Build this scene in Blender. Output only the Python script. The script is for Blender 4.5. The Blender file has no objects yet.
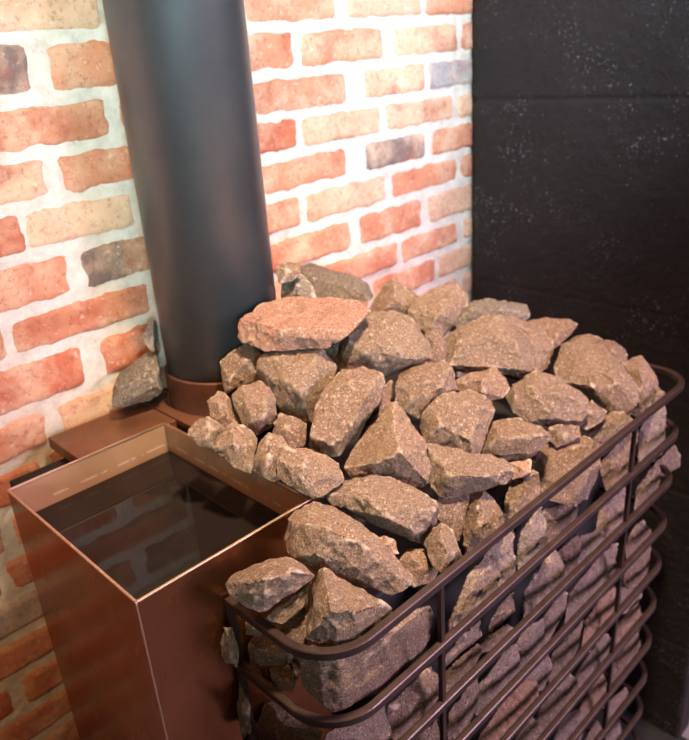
import bpy, bmesh, math, random, json
from mathutils import Vector, Matrix, noise
random.seed(7)
scene = bpy.context.scene
COL = scene.collection

# ------------------------------------------------------------------ helpers
def link(o, parent=None):
    COL.objects.link(o)
    if parent: o.parent = parent
    return o
def tag(o, label=None, cat=None, group=None, kind=None):
    if label: o['label'] = label
    if cat: o['category'] = cat
    if group: o['group'] = group
    if kind: o['kind'] = kind
    return o
def empty(name, loc):
    o = bpy.data.objects.new(name, None); o.location = loc; o.empty_display_size = .05
    return link(o)
def obj(name, bm, mat, parent=None, origin=(0, 0, 0), smooth=False):
    me = bpy.data.meshes.new(name); bm.normal_update(); bm.to_mesh(me); bm.free()
    if mat: me.materials.append(mat)
    if smooth:
        for p in me.polygons: p.use_smooth = True
    o = bpy.data.objects.new(name, me)
    o.location = origin if parent is None else (0, 0, 0)
    return link(o, parent)
def box(bm, x0, x1, y0, y1, z0, z1, bev=0.0):
    r = bmesh.ops.create_cube(bm, size=1)
    vs = r['verts']
    bmesh.ops.scale(bm, vec=(x1-x0, y1-y0, z1-z0), verts=vs)
    bmesh.ops.translate(bm, vec=((x0+x1)/2, (y0+y1)/2, (z0+z1)/2), verts=vs)
    if bev:
        es = list({e for v in vs for e in v.link_edges})
        bmesh.ops.bevel(bm, geom=es, offset=bev, segments=2, affect='EDGES', profile=.5)
    return bm
def sweep(bm, path, hw, hh, bev=.0012):
    """rectangular bar swept along a horizontal path (list of Vector), chamfered corners"""
    sec = [(-hw+bev, -hh), (hw-bev, -hh), (hw, -hh+bev), (hw, hh-bev), (hw-bev, hh), (-hw+bev, hh), (-hw, hh-bev), (-hw, -hh+bev)]
    rings = []
    for i, p in enumerate(path):
        a = path[max(i-1, 0)]; b = path[min(i+1, len(path)-1)]
        t = (b-a).normalized(); n = Vector((t.y, -t.x, 0))
        rings.append([bm.verts.new(p+n*u+Vector((0, 0, w))) for u, w in sec])
    for r0, r1 in zip(rings, rings[1:]):
        for k in range(8):
            bm.faces.new((r0[k], r0[(k+1) % 8], r1[(k+1) % 8], r1[k]))
    bm.faces.new(rings[0][::-1]); bm.faces.new(rings[-1])
    bmesh.ops.recalc_face_normals(bm, faces=bm.faces[:])
    return bm
def lathe(bm, prof, n=96, c=(0, 0)):
    rings = [[bm.verts.new((c[0]+r*math.cos(2*math.pi*k/n), c[1]+r*math.sin(2*math.pi*k/n), z)) for k in range(n)] for r, z in prof]
    for a, b in zip(rings, rings[1:]):
        for k in range(n):
            bm.faces.new((a[k], a[(k+1) % n], b[(k+1) % n], b[k]))
    bmesh.ops.recalc_face_normals(bm, faces=bm.faces[:])
    return bm

# ------------------------------------------------------------------ materials
class NT:
    def __init__(s, name):
        s.m = bpy.data.materials.new(name); s.m.use_nodes = True
        s.t = s.m.node_tree; s.b = s.t.nodes['Principled BSDF']
    def n(s, kind, **kw):
        nd = s.t.nodes.new('ShaderNode'+kind)
        for k, v in kw.items():
            if k in nd.inputs: nd.inputs[k].default_value = v
            else: setattr(nd, k, v)
        return nd
    def l(s, a, b): s.t.links.new(a, b)
    def noise(s, vec, scale, detail=4, rough=.6):
        nd = s.n('TexNoise', Scale=scale, Detail=detail, Roughness=rough); s.l(vec, nd.inputs['Vector']); return nd.outputs['Fac']
    def ramp(s, fac, stops):
        nd = s.n('ValToRGB'); cr = nd.color_ramp
        while len(cr.elements) < len(stops): cr.elements.new(.5)
        for e, (p, c) in zip(cr.elements, stops):
            e.position = p; e.color = (*c, 1) if len(c) == 3 else c
        s.l(fac, nd.inputs['Fac']); return nd.outputs['Color']
    def mix(s, fac, a, b, mode='MIX'):
        nd = s.n('MixRGB', blend_type=mode)
        for sock, v in ((nd.inputs['Fac'], fac), (nd.inputs['Color1'], a), (nd.inputs['Color2'], b)):
            if isinstance(v, (int, float)): sock.default_value = v
            elif isinstance(v, tuple): sock.default_value = (*v, 1)
            else: s.l(v, sock)
        return nd.outputs['Color']
    def bump(s, h, strength=.5, dist=.002, prev=None):
        nd = s.n('Bump', Strength=strength, Distance=dist); s.l(h, nd.inputs['Height'])
        if prev: s.l(prev, nd.inputs['Normal'])
        return nd.outputs['Normal']
def lin(r, g, b):
    f = lambda c: (c/255/12.92 if c/255 <= .04045 else ((c/255+.055)/1.055)**2.4)
    return (f(r), f(g), f(b))
G = lambda v: (v, v, v)

def stone_material():
    m = NT('rough_diabase_stone')
    oi = m.n('ObjectInfo'); tc = m.n('TexCoord')
    add = m.n('VectorMath', operation='ADD'); m.l(tc.outputs['Object'], add.inputs[0])
    rv = m.n('VectorMath', operation='SCALE'); rv.inputs[0].default_value = (7, 13, 5); m.l(oi.outputs['Random'], rv.inputs['Scale'])
    m.l(rv.outputs[0], add.inputs[1]); v = add.outputs[0]
    blotch = m.noise(v, 22, 5, .65)
    c = m.mix(m.ramp(blotch, [(.32, G(0)), (.7, G(1))]), oi.outputs['Color'], (.225, .15, .098))
    c = m.mix(.55, oi.outputs['Color'], c)
    sp = m.noise(v, 420, 3, .7)
    c = m.mix(m.ramp(sp, [(.38, G(.8)), (.51, G(0))]), c, (.045, .032, .026))
    sp2 = m.noise(v, 300, 3, .75)
    c = m.mix(m.ramp(sp2, [(.565, G(0)), (.69, G(.62))]), c, (.62, .5, .4))
    geo = m.n('NewGeometry')
    edge = m.ramp(geo.outputs['Pointiness'], [(.513, G(0)), (.57, G(.75))])
    en = m.ramp(m.noise(v, 60, 4, .7), [(.35, G(0)), (.6, G(1))])
    ef = m.mix(1.0, edge, en, 'MULTIPLY')
    c = m.mix(ef, c, (.60, .49, .38))
    m.l(c, m.b.inputs['Base Color'])
    m.b.inputs['Roughness'].default_value = .72
    m.b.inputs['Specular IOR Level'].default_value = .35
    nb = m.bump(m.noise(v, 70, 8, .7), .9, .008)
    nb = m.bump(m.noise(v, 330, 4, .75), .8, .002, nb)
    m.l(nb, m.b.inputs['Normal'])
    return m.m

def brick_material():
    m = NT('old_brick')
    at = m.n('Attribute', attribute_name='tone'); tc = m.n('TexCoord'); v = tc.outputs['Object']
    n1 = m.noise(v, 13, 5, .6)
    c = m.mix(m.ramp(n1, [(.44, G(0)), (.66, G(.7))]), at.outputs['Color'], lin(214, 176, 144))
    n2 = m.noise(v, 11, 5, .6); 
    c = m.mix(m.ramp(n2, [(.32, G(.7)), (.47, G(0))]), c, lin(150, 70, 44))
    n3 = m.noise(v, 130, 5, .7)
    c = m.mix(m.ramp(n3, [(.33, G(.5)), (.48, G(0))]), c, lin(110, 66, 46))
    c = m.mix(m.ramp(m.noise(v, 90, 4, .7), [(.6, G(0)), (.74, G(.6))]), c, lin(226, 205, 180))
    m.l(c, m.b.inputs['Base Color']); m.b.inputs['Roughness'].default_value = .9
    nb = m.bump(m.noise(v, 45, 8, .7), .4, .004); nb = m.bump(m.noise(v, 240, 4, .7), .4, .001, nb)
    m.l(nb, m.b.inputs['Normal'])
    return m.m
def mortar_material():
    m = NT('lime_mortar'); tc = m.n('TexCoord'); v = tc.outputs['Object']
    c = m.ramp(m.noise(v, 30, 6, .7), [(.25, lin(170, 156, 138)), (.5, lin(203, 190, 174)), (.75, lin(220, 210, 196))])
    c = m.mix(m.ramp(m.noise(v, 9, 4, .6), [(.55, G(0)), (.75, G(.5))]), c, lin(205, 170, 140))
    m.l(c, m.b.inputs['Base Color']); m.b.inputs['Roughness'].default_value = .95
    nb = m.bump(m.noise(v, 120, 6, .75), .7, .004); m.l(nb, m.b.inputs['Normal'])
    return m.m
def slab_material():
    m = NT('black_painted_concrete'); tc = m.n('TexCoord'); v = tc.outputs['Object']
    c = m.ramp(m.noise(v, 6, 5, .6), [(.3, (.013, .0094, .0088)), (.7, (.020, .0150, .0142))])
    big = m.ramp(m.noise(v, 7, 4, .65), [(.53, G(0)), (.66, G(1))])
    fl = m.ramp(m.noise(v, 150, 4, .66), [(.585, G(0)), (.65, G(.6))])
    c = m.mix(m.mix(1, big, fl, 'MULTIPLY'), c, (.30, .29, .28))
    tiny = m.ramp(m.noise(v, 170, 2, .5), [(.73, G(0)), (.76, G(.8))])
    c = m.mix(tiny, c, (.30, .29, .28))
    m.l(c, m.b.inputs['Base Color']); m.b.inputs['Roughness'].default_value = .62
    m.b.inputs['Specular IOR Level'].default_value = .4
    nb = m.bump(m.noise(v, 60, 8, .75), .8, .006); m.l(nb, m.b.inputs['Normal'])
    return m.m
def metal(name, a, b, rough, metallic, scale=14, bump=.05, rvar=.12, spec=.5):
    m = NT(name); tc = m.n('TexCoord'); v = tc.outputs['Object']
    f = m.noise(v, scale, 6, .65)
    m.l(m.ramp(f, [(.3, a), (.7, b)]), m.b.inputs['Base Color'])
    mr = m.n('MapRange'); m.l(m.noise(v, scale*2.3, 4), mr.inputs['Value'])
    mr.inputs['From Min'].default_value = .3; mr.inputs['From Max'].default_value = .7
    mr.inputs['To Min'].default_value = rough-rvar; mr.inputs['To Max'].default_value = rough+rvar
    m.l(mr.outputs['Result'], m.b.inputs['Roughness'])
    m.b.inputs['Metallic'].default_value = metallic; m.b.inputs['Specular IOR Level'].default_value = spec
    m.l(m.bump(m.noise(v, 160, 4), bump, .001), m.b.inputs['Normal'])
    return m
M_STONE = stone_material(); M_BRICK = brick_material(); M_MORTAR = mortar_material(); M_SLAB = slab_material()
M_RAIL = metal('brown_black_steel', (.040, .023, .019), (.062, .037, .031), .38, .5, 30, .15, .08).m
M_PIPE = metal('matt_black_flue_paint', (.13, .135, .137), (.17, .175, .177), .38, .8, 8, .04, .03, .5).m
M_COLLAR = metal('heat_browned_steel', (.095, .042, .026), (.15, .066, .04), .45, .5, 20, .1).m
M_PLATE = metal('rust_brown_plate', (.13, .055, .03), (.22, .095, .05), .42, .55, 12, .1).m
M_BODY = metal('stove_black', (.004, .0033, .003), (.007, .0055, .005), .8, .0, 12, .1).m
M_TANK = metal('browned_sheet_steel', (.30, .115, .048), (.44, .18, .08), .24, .95, 7, .02, .06).m
t = metal('patinated_tank_inside', (.30, .165, .09), (.42, .24, .135), .42, .30, 9, .04, .08)
M_INNER = t.m
# a broken pale line of limescale where the water used to stand, on the tank walls
tc = t.n('TexCoord'); sx = t.n('SeparateXYZ'); t.l(tc.outputs['Object'], sx.inputs[0])
band = t.ramp(sx.outputs['Z'], [(0, G(0)), (1, G(0))])
cr = None
mr = t.n('MapRange'); t.l(sx.outputs['Z'], mr.inputs['Value'])
mr.inputs['From Min'].default_value = 1.0619; mr.inputs['From Max'].default_value = 1.0669
band = t.ramp(mr.outputs['Result'], [(0, G(0)), (.4, G(.45)), (.6, G(.45)), (1, G(0))])
brk = t.ramp(t.noise(tc.outputs['Object'], 45, 3), [(.46, G(0)), (.52, G(1))])
base_link = t.b.inputs['Base Color'].links[0].from_socket
t.l(t.mix(t.mix(1, band, brk, 'MULTIPLY'), base_link, (.75, .62, .5)), t.b.inputs['Base Color'])
M_EDGE = metal('worn_sheet_edge', (.62, .42, .28), (.72, .5, .36), .42, 1.0, 20, .0, .02).m
w = NT('dark_water'); w.b.inputs['Base Color'].default_value = (.010, .007, .006, 1); w.b.inputs['Roughness'].default_value = .03
w.b.inputs['IOR'].default_value = 1.33; w.b.inputs['Specular IOR Level'].default_value = .35
tc = w.n('TexCoord'); w.l(w.bump(w.noise(tc.outputs['Object'], 9, 2), .03, .01), w.b.inputs['Normal'])
M_WATER = w.m
f = NT('grey_floor'); tc = f.n('TexCoord')
f.l(f.ramp(f.noise(tc.outputs['Object'], 8, 6), [(.3, (.13, .115, .12)), (.7, (.2, .18, .19))]), f.b.inputs['Base Color']); f.b.inputs['Roughness'].default_value = .8
M_FLOOR = f.m

# ------------------------------------------------------------------ brick wall
LINES = {int(k): v for k, v in json.loads('''{"0": [1.6323, 1.6351], "1": [1.5552, 1.5641], "2": [1.4882, 1.495], "3": [1.4216, 1.4301], "4": [1.3549, 1.362], "5": [1.2779, 1.2953], "6": [1.2159, 1.2188], "7": [1.1338, 1.1529]}''').items()}
COURSES = {int(k): v for k, v in json.loads('''{"-1": [[-0.266, -0.04, "p"], [0.21, 0.415, "o"], [0.441, 0.65, "p"], [0.668, 0.829, "o"]], "0": [[-0.269, -0.158, "k"], [-0.129, -0.028, "o"], [0.113, 0.305, "o"], [0.324, 0.531, "o"], [0.566, 0.765, "p"]], "1": [[-0.265, -0.06, "o"], [-0.038, 0.082, "o"], [0.205, 0.427, "o"], [0.476, 0.657, "p"], [0.67, 0.886, "g"]], "2": [[-0.319, -0.168, "p"], [-0.146, -0.027, "o"], [0.119, 0.297, "r"], [0.312, 0.516, "p"], [0.533, 0.75, "p"]], "3": [[-0.337, -0.215, "r"], [-0.211, -0.044, "m"], [0.207, 0.417, "o"], [0.47, 0.652, "k"], [0.679, 0.889, "o"]], "4": [[-0.332, -0.167, "o"], [-0.143, -0.026, "h"], [0.117, 0.29, "o"], [0.305, 0.524, "p"], [0.543, 0.762, "o"]], "5": [[-0.388, -0.277, "o"], [-0.264, -0.045, "o"], [0.206, 0.413, "o"], [0.442, 0.633, "o"], [0.661, 0.891, "p"]], "6": [[-0.37, -0.174, "r"], [-0.143, -0.039, "r"], [0.27, 0.553, "o"], [0.566, 0.761, "o"], [0.784, 0.935, "p"]], "7": [[-0.402, -0.253, "o"], [-0.226, -0.072, "p"], [0.472, 0.678, "o"], [0.692, 0.894, "p"]], "8": [[-0.42, -0.275, "r"]]}''').items()}
Z0, PITCH = 1.6357, 0.0702
TONE = {'o': lin(188, 120, 88), 'r': lin(182, 100, 70), 'p': lin(198, 152, 120), 'm': lin(200, 160, 128), 'k': lin(112, 92, 82), 'h': lin(150, 100, 74), 'g': lin(150, 140, 136)}
def line_z(k, x):
    if k in LINES:
        a, b = LINES[k]; x = max(-1.0, min(1.0, x)); return a+(b-a)*(x+.4)
    if k < 0: return line_z(0, x)-k*PITCH
    return line_z(7, x)-(k-7)*PITCH
def nz(p, s, off=0): return noise.noise(Vector((p[0]*s+off, p[1]*s+off*1.7, p[2]*s)))
def brick_wall():
    rng = random.Random(11)
    bm = bmesh.new(); tone = bm.loops.layers.float_color.new('tone')
    XL, XR = -1.5, 1.1
    ztop = 2.5
    # mortar bed, a fine uneven sheet in view, with the body of the wall behind it
    nx, nzv = 260, 250
    grid = [[None]*(nzv+1) for _ in range(nx+1)]
    for i in range(nx+1):
        for j in range(nzv+1):
            x = XL+(XR-XL)*i/nx; z = ztop*j/nzv
            y = .0015+.0022*nz((x, 0, z), 28)+.0015*nz((x, 1, z), 90)
            grid[i][j] = bm.verts.new((x, y, z))
    for i in range(nx):
        for j in range(nzv):
            bm.faces.new((grid[i][j], grid[i+1][j], grid[i+1][j+1], grid[i][j+1])).material_index = 1
    nb = len(bm.faces)
    box(bm, XL, XR, .012, .13, 0, ztop)
    bm.faces.ensure_lookup_table()
    for f in bm.faces[nb:]: f.material_index = 1
    for k in range(-13, 24):
        if line_z(k, 0) > ztop+.02 or line_z(k+1, 0) < -.05: continue
        row = [list(b) for b in COURSES.get(k, [])]
        def pick(): return rng.choices('orpmhg', [6, 3, 3, 1, .6, .3])[0]
        if not row: 
            s = -.3+rng.uniform(-.1, .1); row = [[s, s+.21, pick()]]
        # fill the gaps, then run on to both ends
        full = [row[0]]
        for b in row[1:]:
            gap = b[0]-full[-1][1]
            if gap > .07:
                n = max(1, round(gap/.22)); st = full[-1][1]; w_ = gap/n
                for q in range(n): full.append([st+q*w_+.015, st+(q+1)*w_-.015, pick()])
            full.append(b)
        while full[0][0] > XL+.03:
            L = rng.choice((.205, .215, .21, .1)); e = full[0][0]-.018; full.insert(0, [max(XL, e-L), e, pick()])
        while full[-1][1] < XR-.03:
            L = rng.choice((.205, .215, .21, .1)); e = full[-1][1]+.018; full.append([e, min(XR, e+L), pick()])
        for x0, x1, c in full:
            x0 -= .0015; x1 += .0015
            if x1-x0 < .02: continue
            seed = rng.uniform(0, 90)
            vis = x1 > -.55
            nu = max(3, int((x1-x0)/(.007 if vis else .03))); nv = 9 if vis else 3
            V = []
            dep = rng.uniform(.0015, .0040); tilt = rng.uniform(-.012, .012)
            mt = .0063
            for i in range(nu+1):
                colv = []
                for j in range(nv+1):
                    u, v = i/nu, j/nv
                    x = x0+(x1-x0)*u
                    zb = line_z(k+1, x)+mt; zt = line_z(k, x)-mt
                    z = zb+(zt-zb)*v
                    # ragged outline, rounded corners
                    cu, cv = 2*u-1, 2*v-1
                    rx = .0055*nz((0, z, x), 30, seed)+.003*nz((0, z, x), 110, seed)
                    rz = .0055*nz((x, 3, 0), 30, seed)+.003*nz((x, 3, z), 110, seed)
                    x += rx*abs(cu)**3; z += rz*abs(cv)**3
                    ccut = max(0, abs(cu)-1+.012/(x1-x0)*2)*(x1-x0)/2
                    z -= math.copysign(ccut*.45*abs(cv)**4, cv)
                    ed = min((1-abs(cu))*(x1-x0)/2, (1-abs(cv))*(zt-zb)/2)
                    pr = min(1, ed/.0065); pr = 1-(1-pr)**2
                    y = .004-(dep+.004)*pr + (.0017*nz((x, 0, z), 40, seed)+.001*nz((x, 0, z), 120, seed))*pr+tilt*(x-(x0+x1)/2)*pr*.3
                    y = max(y, -.0075)
                    colv.append(bm.verts.new((x, y, z)))
                V.append(colv)
            base = TONE[c]; jit = rng.uniform(.88, 1.12)
            for i in range(nu):
                for j in range(nv):
                    f = bm.faces.new((V[i][j], V[i+1][j], V[i+1][j+1], V[i][j+1])); f.smooth = True
                    for lp in f.loops:
                        t_ = base
                        if c == 'h' and lp.vert.co.x < x0+(x1-x0)*.55: t_ = TONE['k']
                        lp[tone] = (t_[0]*jit, t_[1]*jit, t_[2]*jit, 1)
    o = obj('wall_back', bm, M_BRICK); o.data.materials.append(M_MORTAR)
    tag(o, 'old red brick wall with wide pale mortar joints', 'wall', kind='structure')
brick_wall()

# ------------------------------------------------------------------ floor, black slab
bm = bmesh.new(); box(bm, -1.5, 3.2, -3.2, .13, -.05, 0); tag(obj('floor', bm, M_FLOOR), 'grey floor', 'floor', kind='structure')
bm = bmesh.new(); box(bm, -.7, .82, -1.0, -.01, -.002, .003); tag(obj('trim_1', bm, M_BODY), 'black hearth plate on the floor under the stove', 'hearth', kind='structure')
bm = bmesh.new()
SX, SY0, SY1 = .805, -.0085, -.625
# painted concrete slab made of big cast blocks; shallow joints between them
jz = [0, .28, .68, 1.065, 1.4728, 1.87, 2.3]
ju = [SY0, -.12, -.40, SY1]
N = 70; MZ = 560
zs = [2.3*j/MZ for j in range(MZ+1)]; ys = [SY0+(SY1-SY0)*i/N for i in range(N+1)]
vg = []
for y in ys:
    r = []
    for z in zs:
        d = min(abs(z-q) for q in jz[1:-1]); dj = (.0030 if d == abs(z-1.4728) else .0014)*math.exp(-(d/.0042)**2)
        if .68 < z < 1.48:
            d2 = abs(y-ju[1]); dj += .0012*math.exp(-(d2/.004)**2)
        x = SX+dj+.0012*nz((0, y, z), 22)+.0009*nz((1, y, z), 70)
        e = min(abs(y-SY0), abs(y-SY1)); x += .004*max(0, 1-e/.008)**2
        yy = y
        if abs(y-SY0) < 1e-6: yy = y-.0035*abs(nz((z, 0, 0), 35))-.002*abs(nz((z, 5, 0), 140))-.006*math.exp(-((z-1.4728)/.006)**2)
        r.append(bm.verts.new((x, yy, z)))
    vg.append(r)
for i in range(N):
    for j in range(MZ): bm.faces.new((vg[i][j], vg[i][j+1], vg[i+1][j+1], vg[i+1][j])).smooth = True
back = [[bm.verts.new((SX+.06, y, z)) for z in (0, 2.3)] for y in (SY0-.004, SY1)]
L = [vg[0][j] for j in range(MZ+1)]
bm.faces.new([back[0][0], back[0][1]]+L[::-1]); R_ = [vg[N][j] for j in range(MZ+1)]
bm.faces.new([back[1][1], back[1][0]]+R_)
bm.faces.new((back[0][1], back[0][0], back[1][0], back[1][1]))
bm.faces.new([back[0][1], back[1][1]]+[vg[i][MZ] for i in range(N, -1, -1)])
bmesh.ops.recalc_face_normals(bm, faces=bm.faces[:])
tag(obj('wall_right', bm, M_SLAB), 'black painted concrete wall slab with worn white flecks', 'wall', kind='structure')

# ------------------------------------------------------------------ stove under the stones: body, top plate, flue collar
stove = tag(empty('sauna_stove', (.2, -.3, 0)), 'rust brown steel stove plate and collar under the flue pipe', 'stove')
def spart(name, bm, mat, parent=stove, smooth=False):
    bmesh.ops.translate(bm, vec=-parent.location, verts=bm.verts)
    return obj(name, bm, mat, parent, smooth=smooth)
bm = bmesh.new(); box(bm, -.09, .54, -.50, -.03, 0, .945, .004); box(bm, -.095, .105, -.2, -.03, .944, 1.095-.013, .002); spart('firebox', bm, M_BODY)
bm = bmesh.new(); box(bm, -.102, .118, -.205, -.016, 1.095-.012, 1.095-.001, .0015); spart('top_plate', bm, M_PLATE)
bm = bmesh.new(); box(bm, -.2585, -.1035, -.1235, -.015, 1.095-.020, 1.095-.002, .0015); spart('side_plate', bm, M_PLATE)
bm = bmesh.new(); box(bm, -.335, -.25, -.118, -.045, 1.02, 1.067, .002); spart('bracket', bm, M_BODY)
bm = bmesh.new(); PX, PY, PR = 0.0128, -0.1030, 0.0919
lathe(bm, [(PR-.002, 1.095-.001), (PR+.0045, 1.095-.001), (PR+.0045, 1.095+.052), (PR+.003, 1.095+.054), (PR+.0008, 1.095+.054), (PR+.0008, 1.095-.001)], 96, (PX, PY)); spart('flue_collar', bm, M_COLLAR, smooth=False)
bm = bmesh.new()
lathe(bm, [(PR-.003, 1.095+.001), (PR, 1.095+.001), (PR, 1.9), (PR+.0006, 1.902), (PR+.0006, 1.93), (PR, 1.932), (PR, 2.5), (PR-.003, 2.5), (PR-.003, 1.095+.001)], 128)
o = obj('flue_pipe', bm, M_PIPE, origin=(PX, PY, 0), smooth=True)
tag(o, 'wide black flue pipe rising in front of the brick wall', 'pipe')

# ------------------------------------------------------------------ water tank
BX0, BX1, BY0, BY1, BZ = (-0.3620, -0.1247, -0.4504, -0.1263, 1.0979)
tank = tag(empty('water_tank', ((BX0+BX1)/2, (BY0+BY1)/2, 0)), 'open topped browned sheet steel water tank beside the stones', 'tank')
T = .0016
bm = bmesh.new(); BB = .45
def wallq(a, b, c, d): bm.faces.new([bm.verts.new(p) for p in (a, b, c, d)])
box(bm, BX0, BX0+T, BY0, BY1, BB, BZ); box(bm, BX1-T, BX1, BY0, BY1, BB, BZ)
box(bm, BX0+T, BX1-T, BY0, BY0+T, BB, BZ); box(bm, BX0+T, BX1-T, BY1-T, BY1, BB, BZ)
box(bm, BX0+T, BX1-T, BY0+T, BY1-T, BB, BB+T)
bm.normal_update()
cx, cy = (BX0+BX1)/2, (BY0+BY1)/2
for f in bm.faces:
    c = f.calc_center_median(); d = Vector((cx-c.x, cy-c.y, 0))
    if f.normal.dot(d) > 0 and abs(f.normal.z) < .5 and (abs(c.x-cx) < (BX1-BX0)/2-T/2 and abs(c.y-cy) < (BY1-BY0)/2-T/2): f.material_index = 1
tb = spart('tank_body', bm, M_TANK, tank); tb.data.materials.append(M_INNER)
bm = bmesh.new(); e = .0008
h = .0012
for a in ((BX0-e, BX0+T+e, BY0-e, BY1+e), (BX1-T-e, BX1+e, BY0-e, BY1+e), (BX0, BX1, BY0-e, BY0+T+e), (BX0, BX1, BY1-T-e, BY1+e)):
    box(bm, *a, BZ-h, BZ+h, .0004)
spart('rim', bm, M_EDGE, tank)
bm = bmesh.new(); box(bm, BX0-.0008, BX0+.0012, BY0-.0008, BY0+.0012, BB, BZ-.001, .0005); spart('corner_seam', bm, M_EDGE, tank)
for x in (BX0+.015, BX1-.015):
    for y in (BY0+.015, BY1-.015):
        bm = bmesh.new(); box(bm, x-.012, x+.012, y-.012, y+.012, 0, BB, .001); spart('leg', bm, M_RAIL, tank)
WZ = BZ-0.046
bm = bmesh.new(); g = .0012
box(bm, BX0+T+g, BX1-T-g, BY0+T+g, BY1-T-g, BB+.01, WZ)
o = obj('tank_water', bm, M_WATER); tag(o, 'dark still water inside the open steel tank', 'water', kind='stuff')

# ------------------------------------------------------------------ stone basket: bent rails welded to uprights
KX, KY, KZ, KP, X1 = (-0.2604, -0.6139, 1.0367, 0.0937, 0.6100)
basket = tag(empty('stone_basket', (.17, -.35, 0)), 'dark steel basket of bent rails holding the sauna stones', 'basket')
def arc(cx, cy, r, a0, a1, n=14): return [Vector((cx+r*math.cos(math.radians(a0+(a1-a0)*i/n)), cy+r*math.sin(math.radians(a0+(a1-a0)*i/n)), 0)) for i in range(n+1)]
ENDY = -.459
r0, r1 = .062, .058
path = [Vector((KX, ENDY, 0)), Vector((KX, ENDY-.04, 0))]+arc(KX+r0, KY+r0, r0, 180, 270)+[Vector((.1, KY, 0)), Vector((.3, KY, 0))]+arc(X1-r1, KY+r1, r1, -90, 0)+[Vector((X1, -.3, 0)), Vector((X1, -.1, 0))]
RH = .0055
for k in range(11):
    bm = sweep(bmesh.new(), [p+Vector((0, 0, KZ-k*KP)) for p in path], RH*.9, RH)
    spart('rail', bm, M_RAIL, basket)
for x in (-0.0815, 0.3999):
    bm = bmesh.new(); box(bm, x-.0034, x+.0034, KY-.0015, KY+.005, 0, KZ-.003, .0006); spart('upright', bm, M_RAIL, basket)
bm = bmesh.new(); box(bm, KX-.004, KX+.005, ENDY-.001, ENDY+.0055, 0, KZ+.004, .0006); spart('upright', bm, M_RAIL, basket)
bm = bmesh.new(); box(bm, X1-.005, X1+.004, -.11, -.097, 0, KZ-.003, .0006); spart('upright', bm, M_RAIL, basket)

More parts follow.
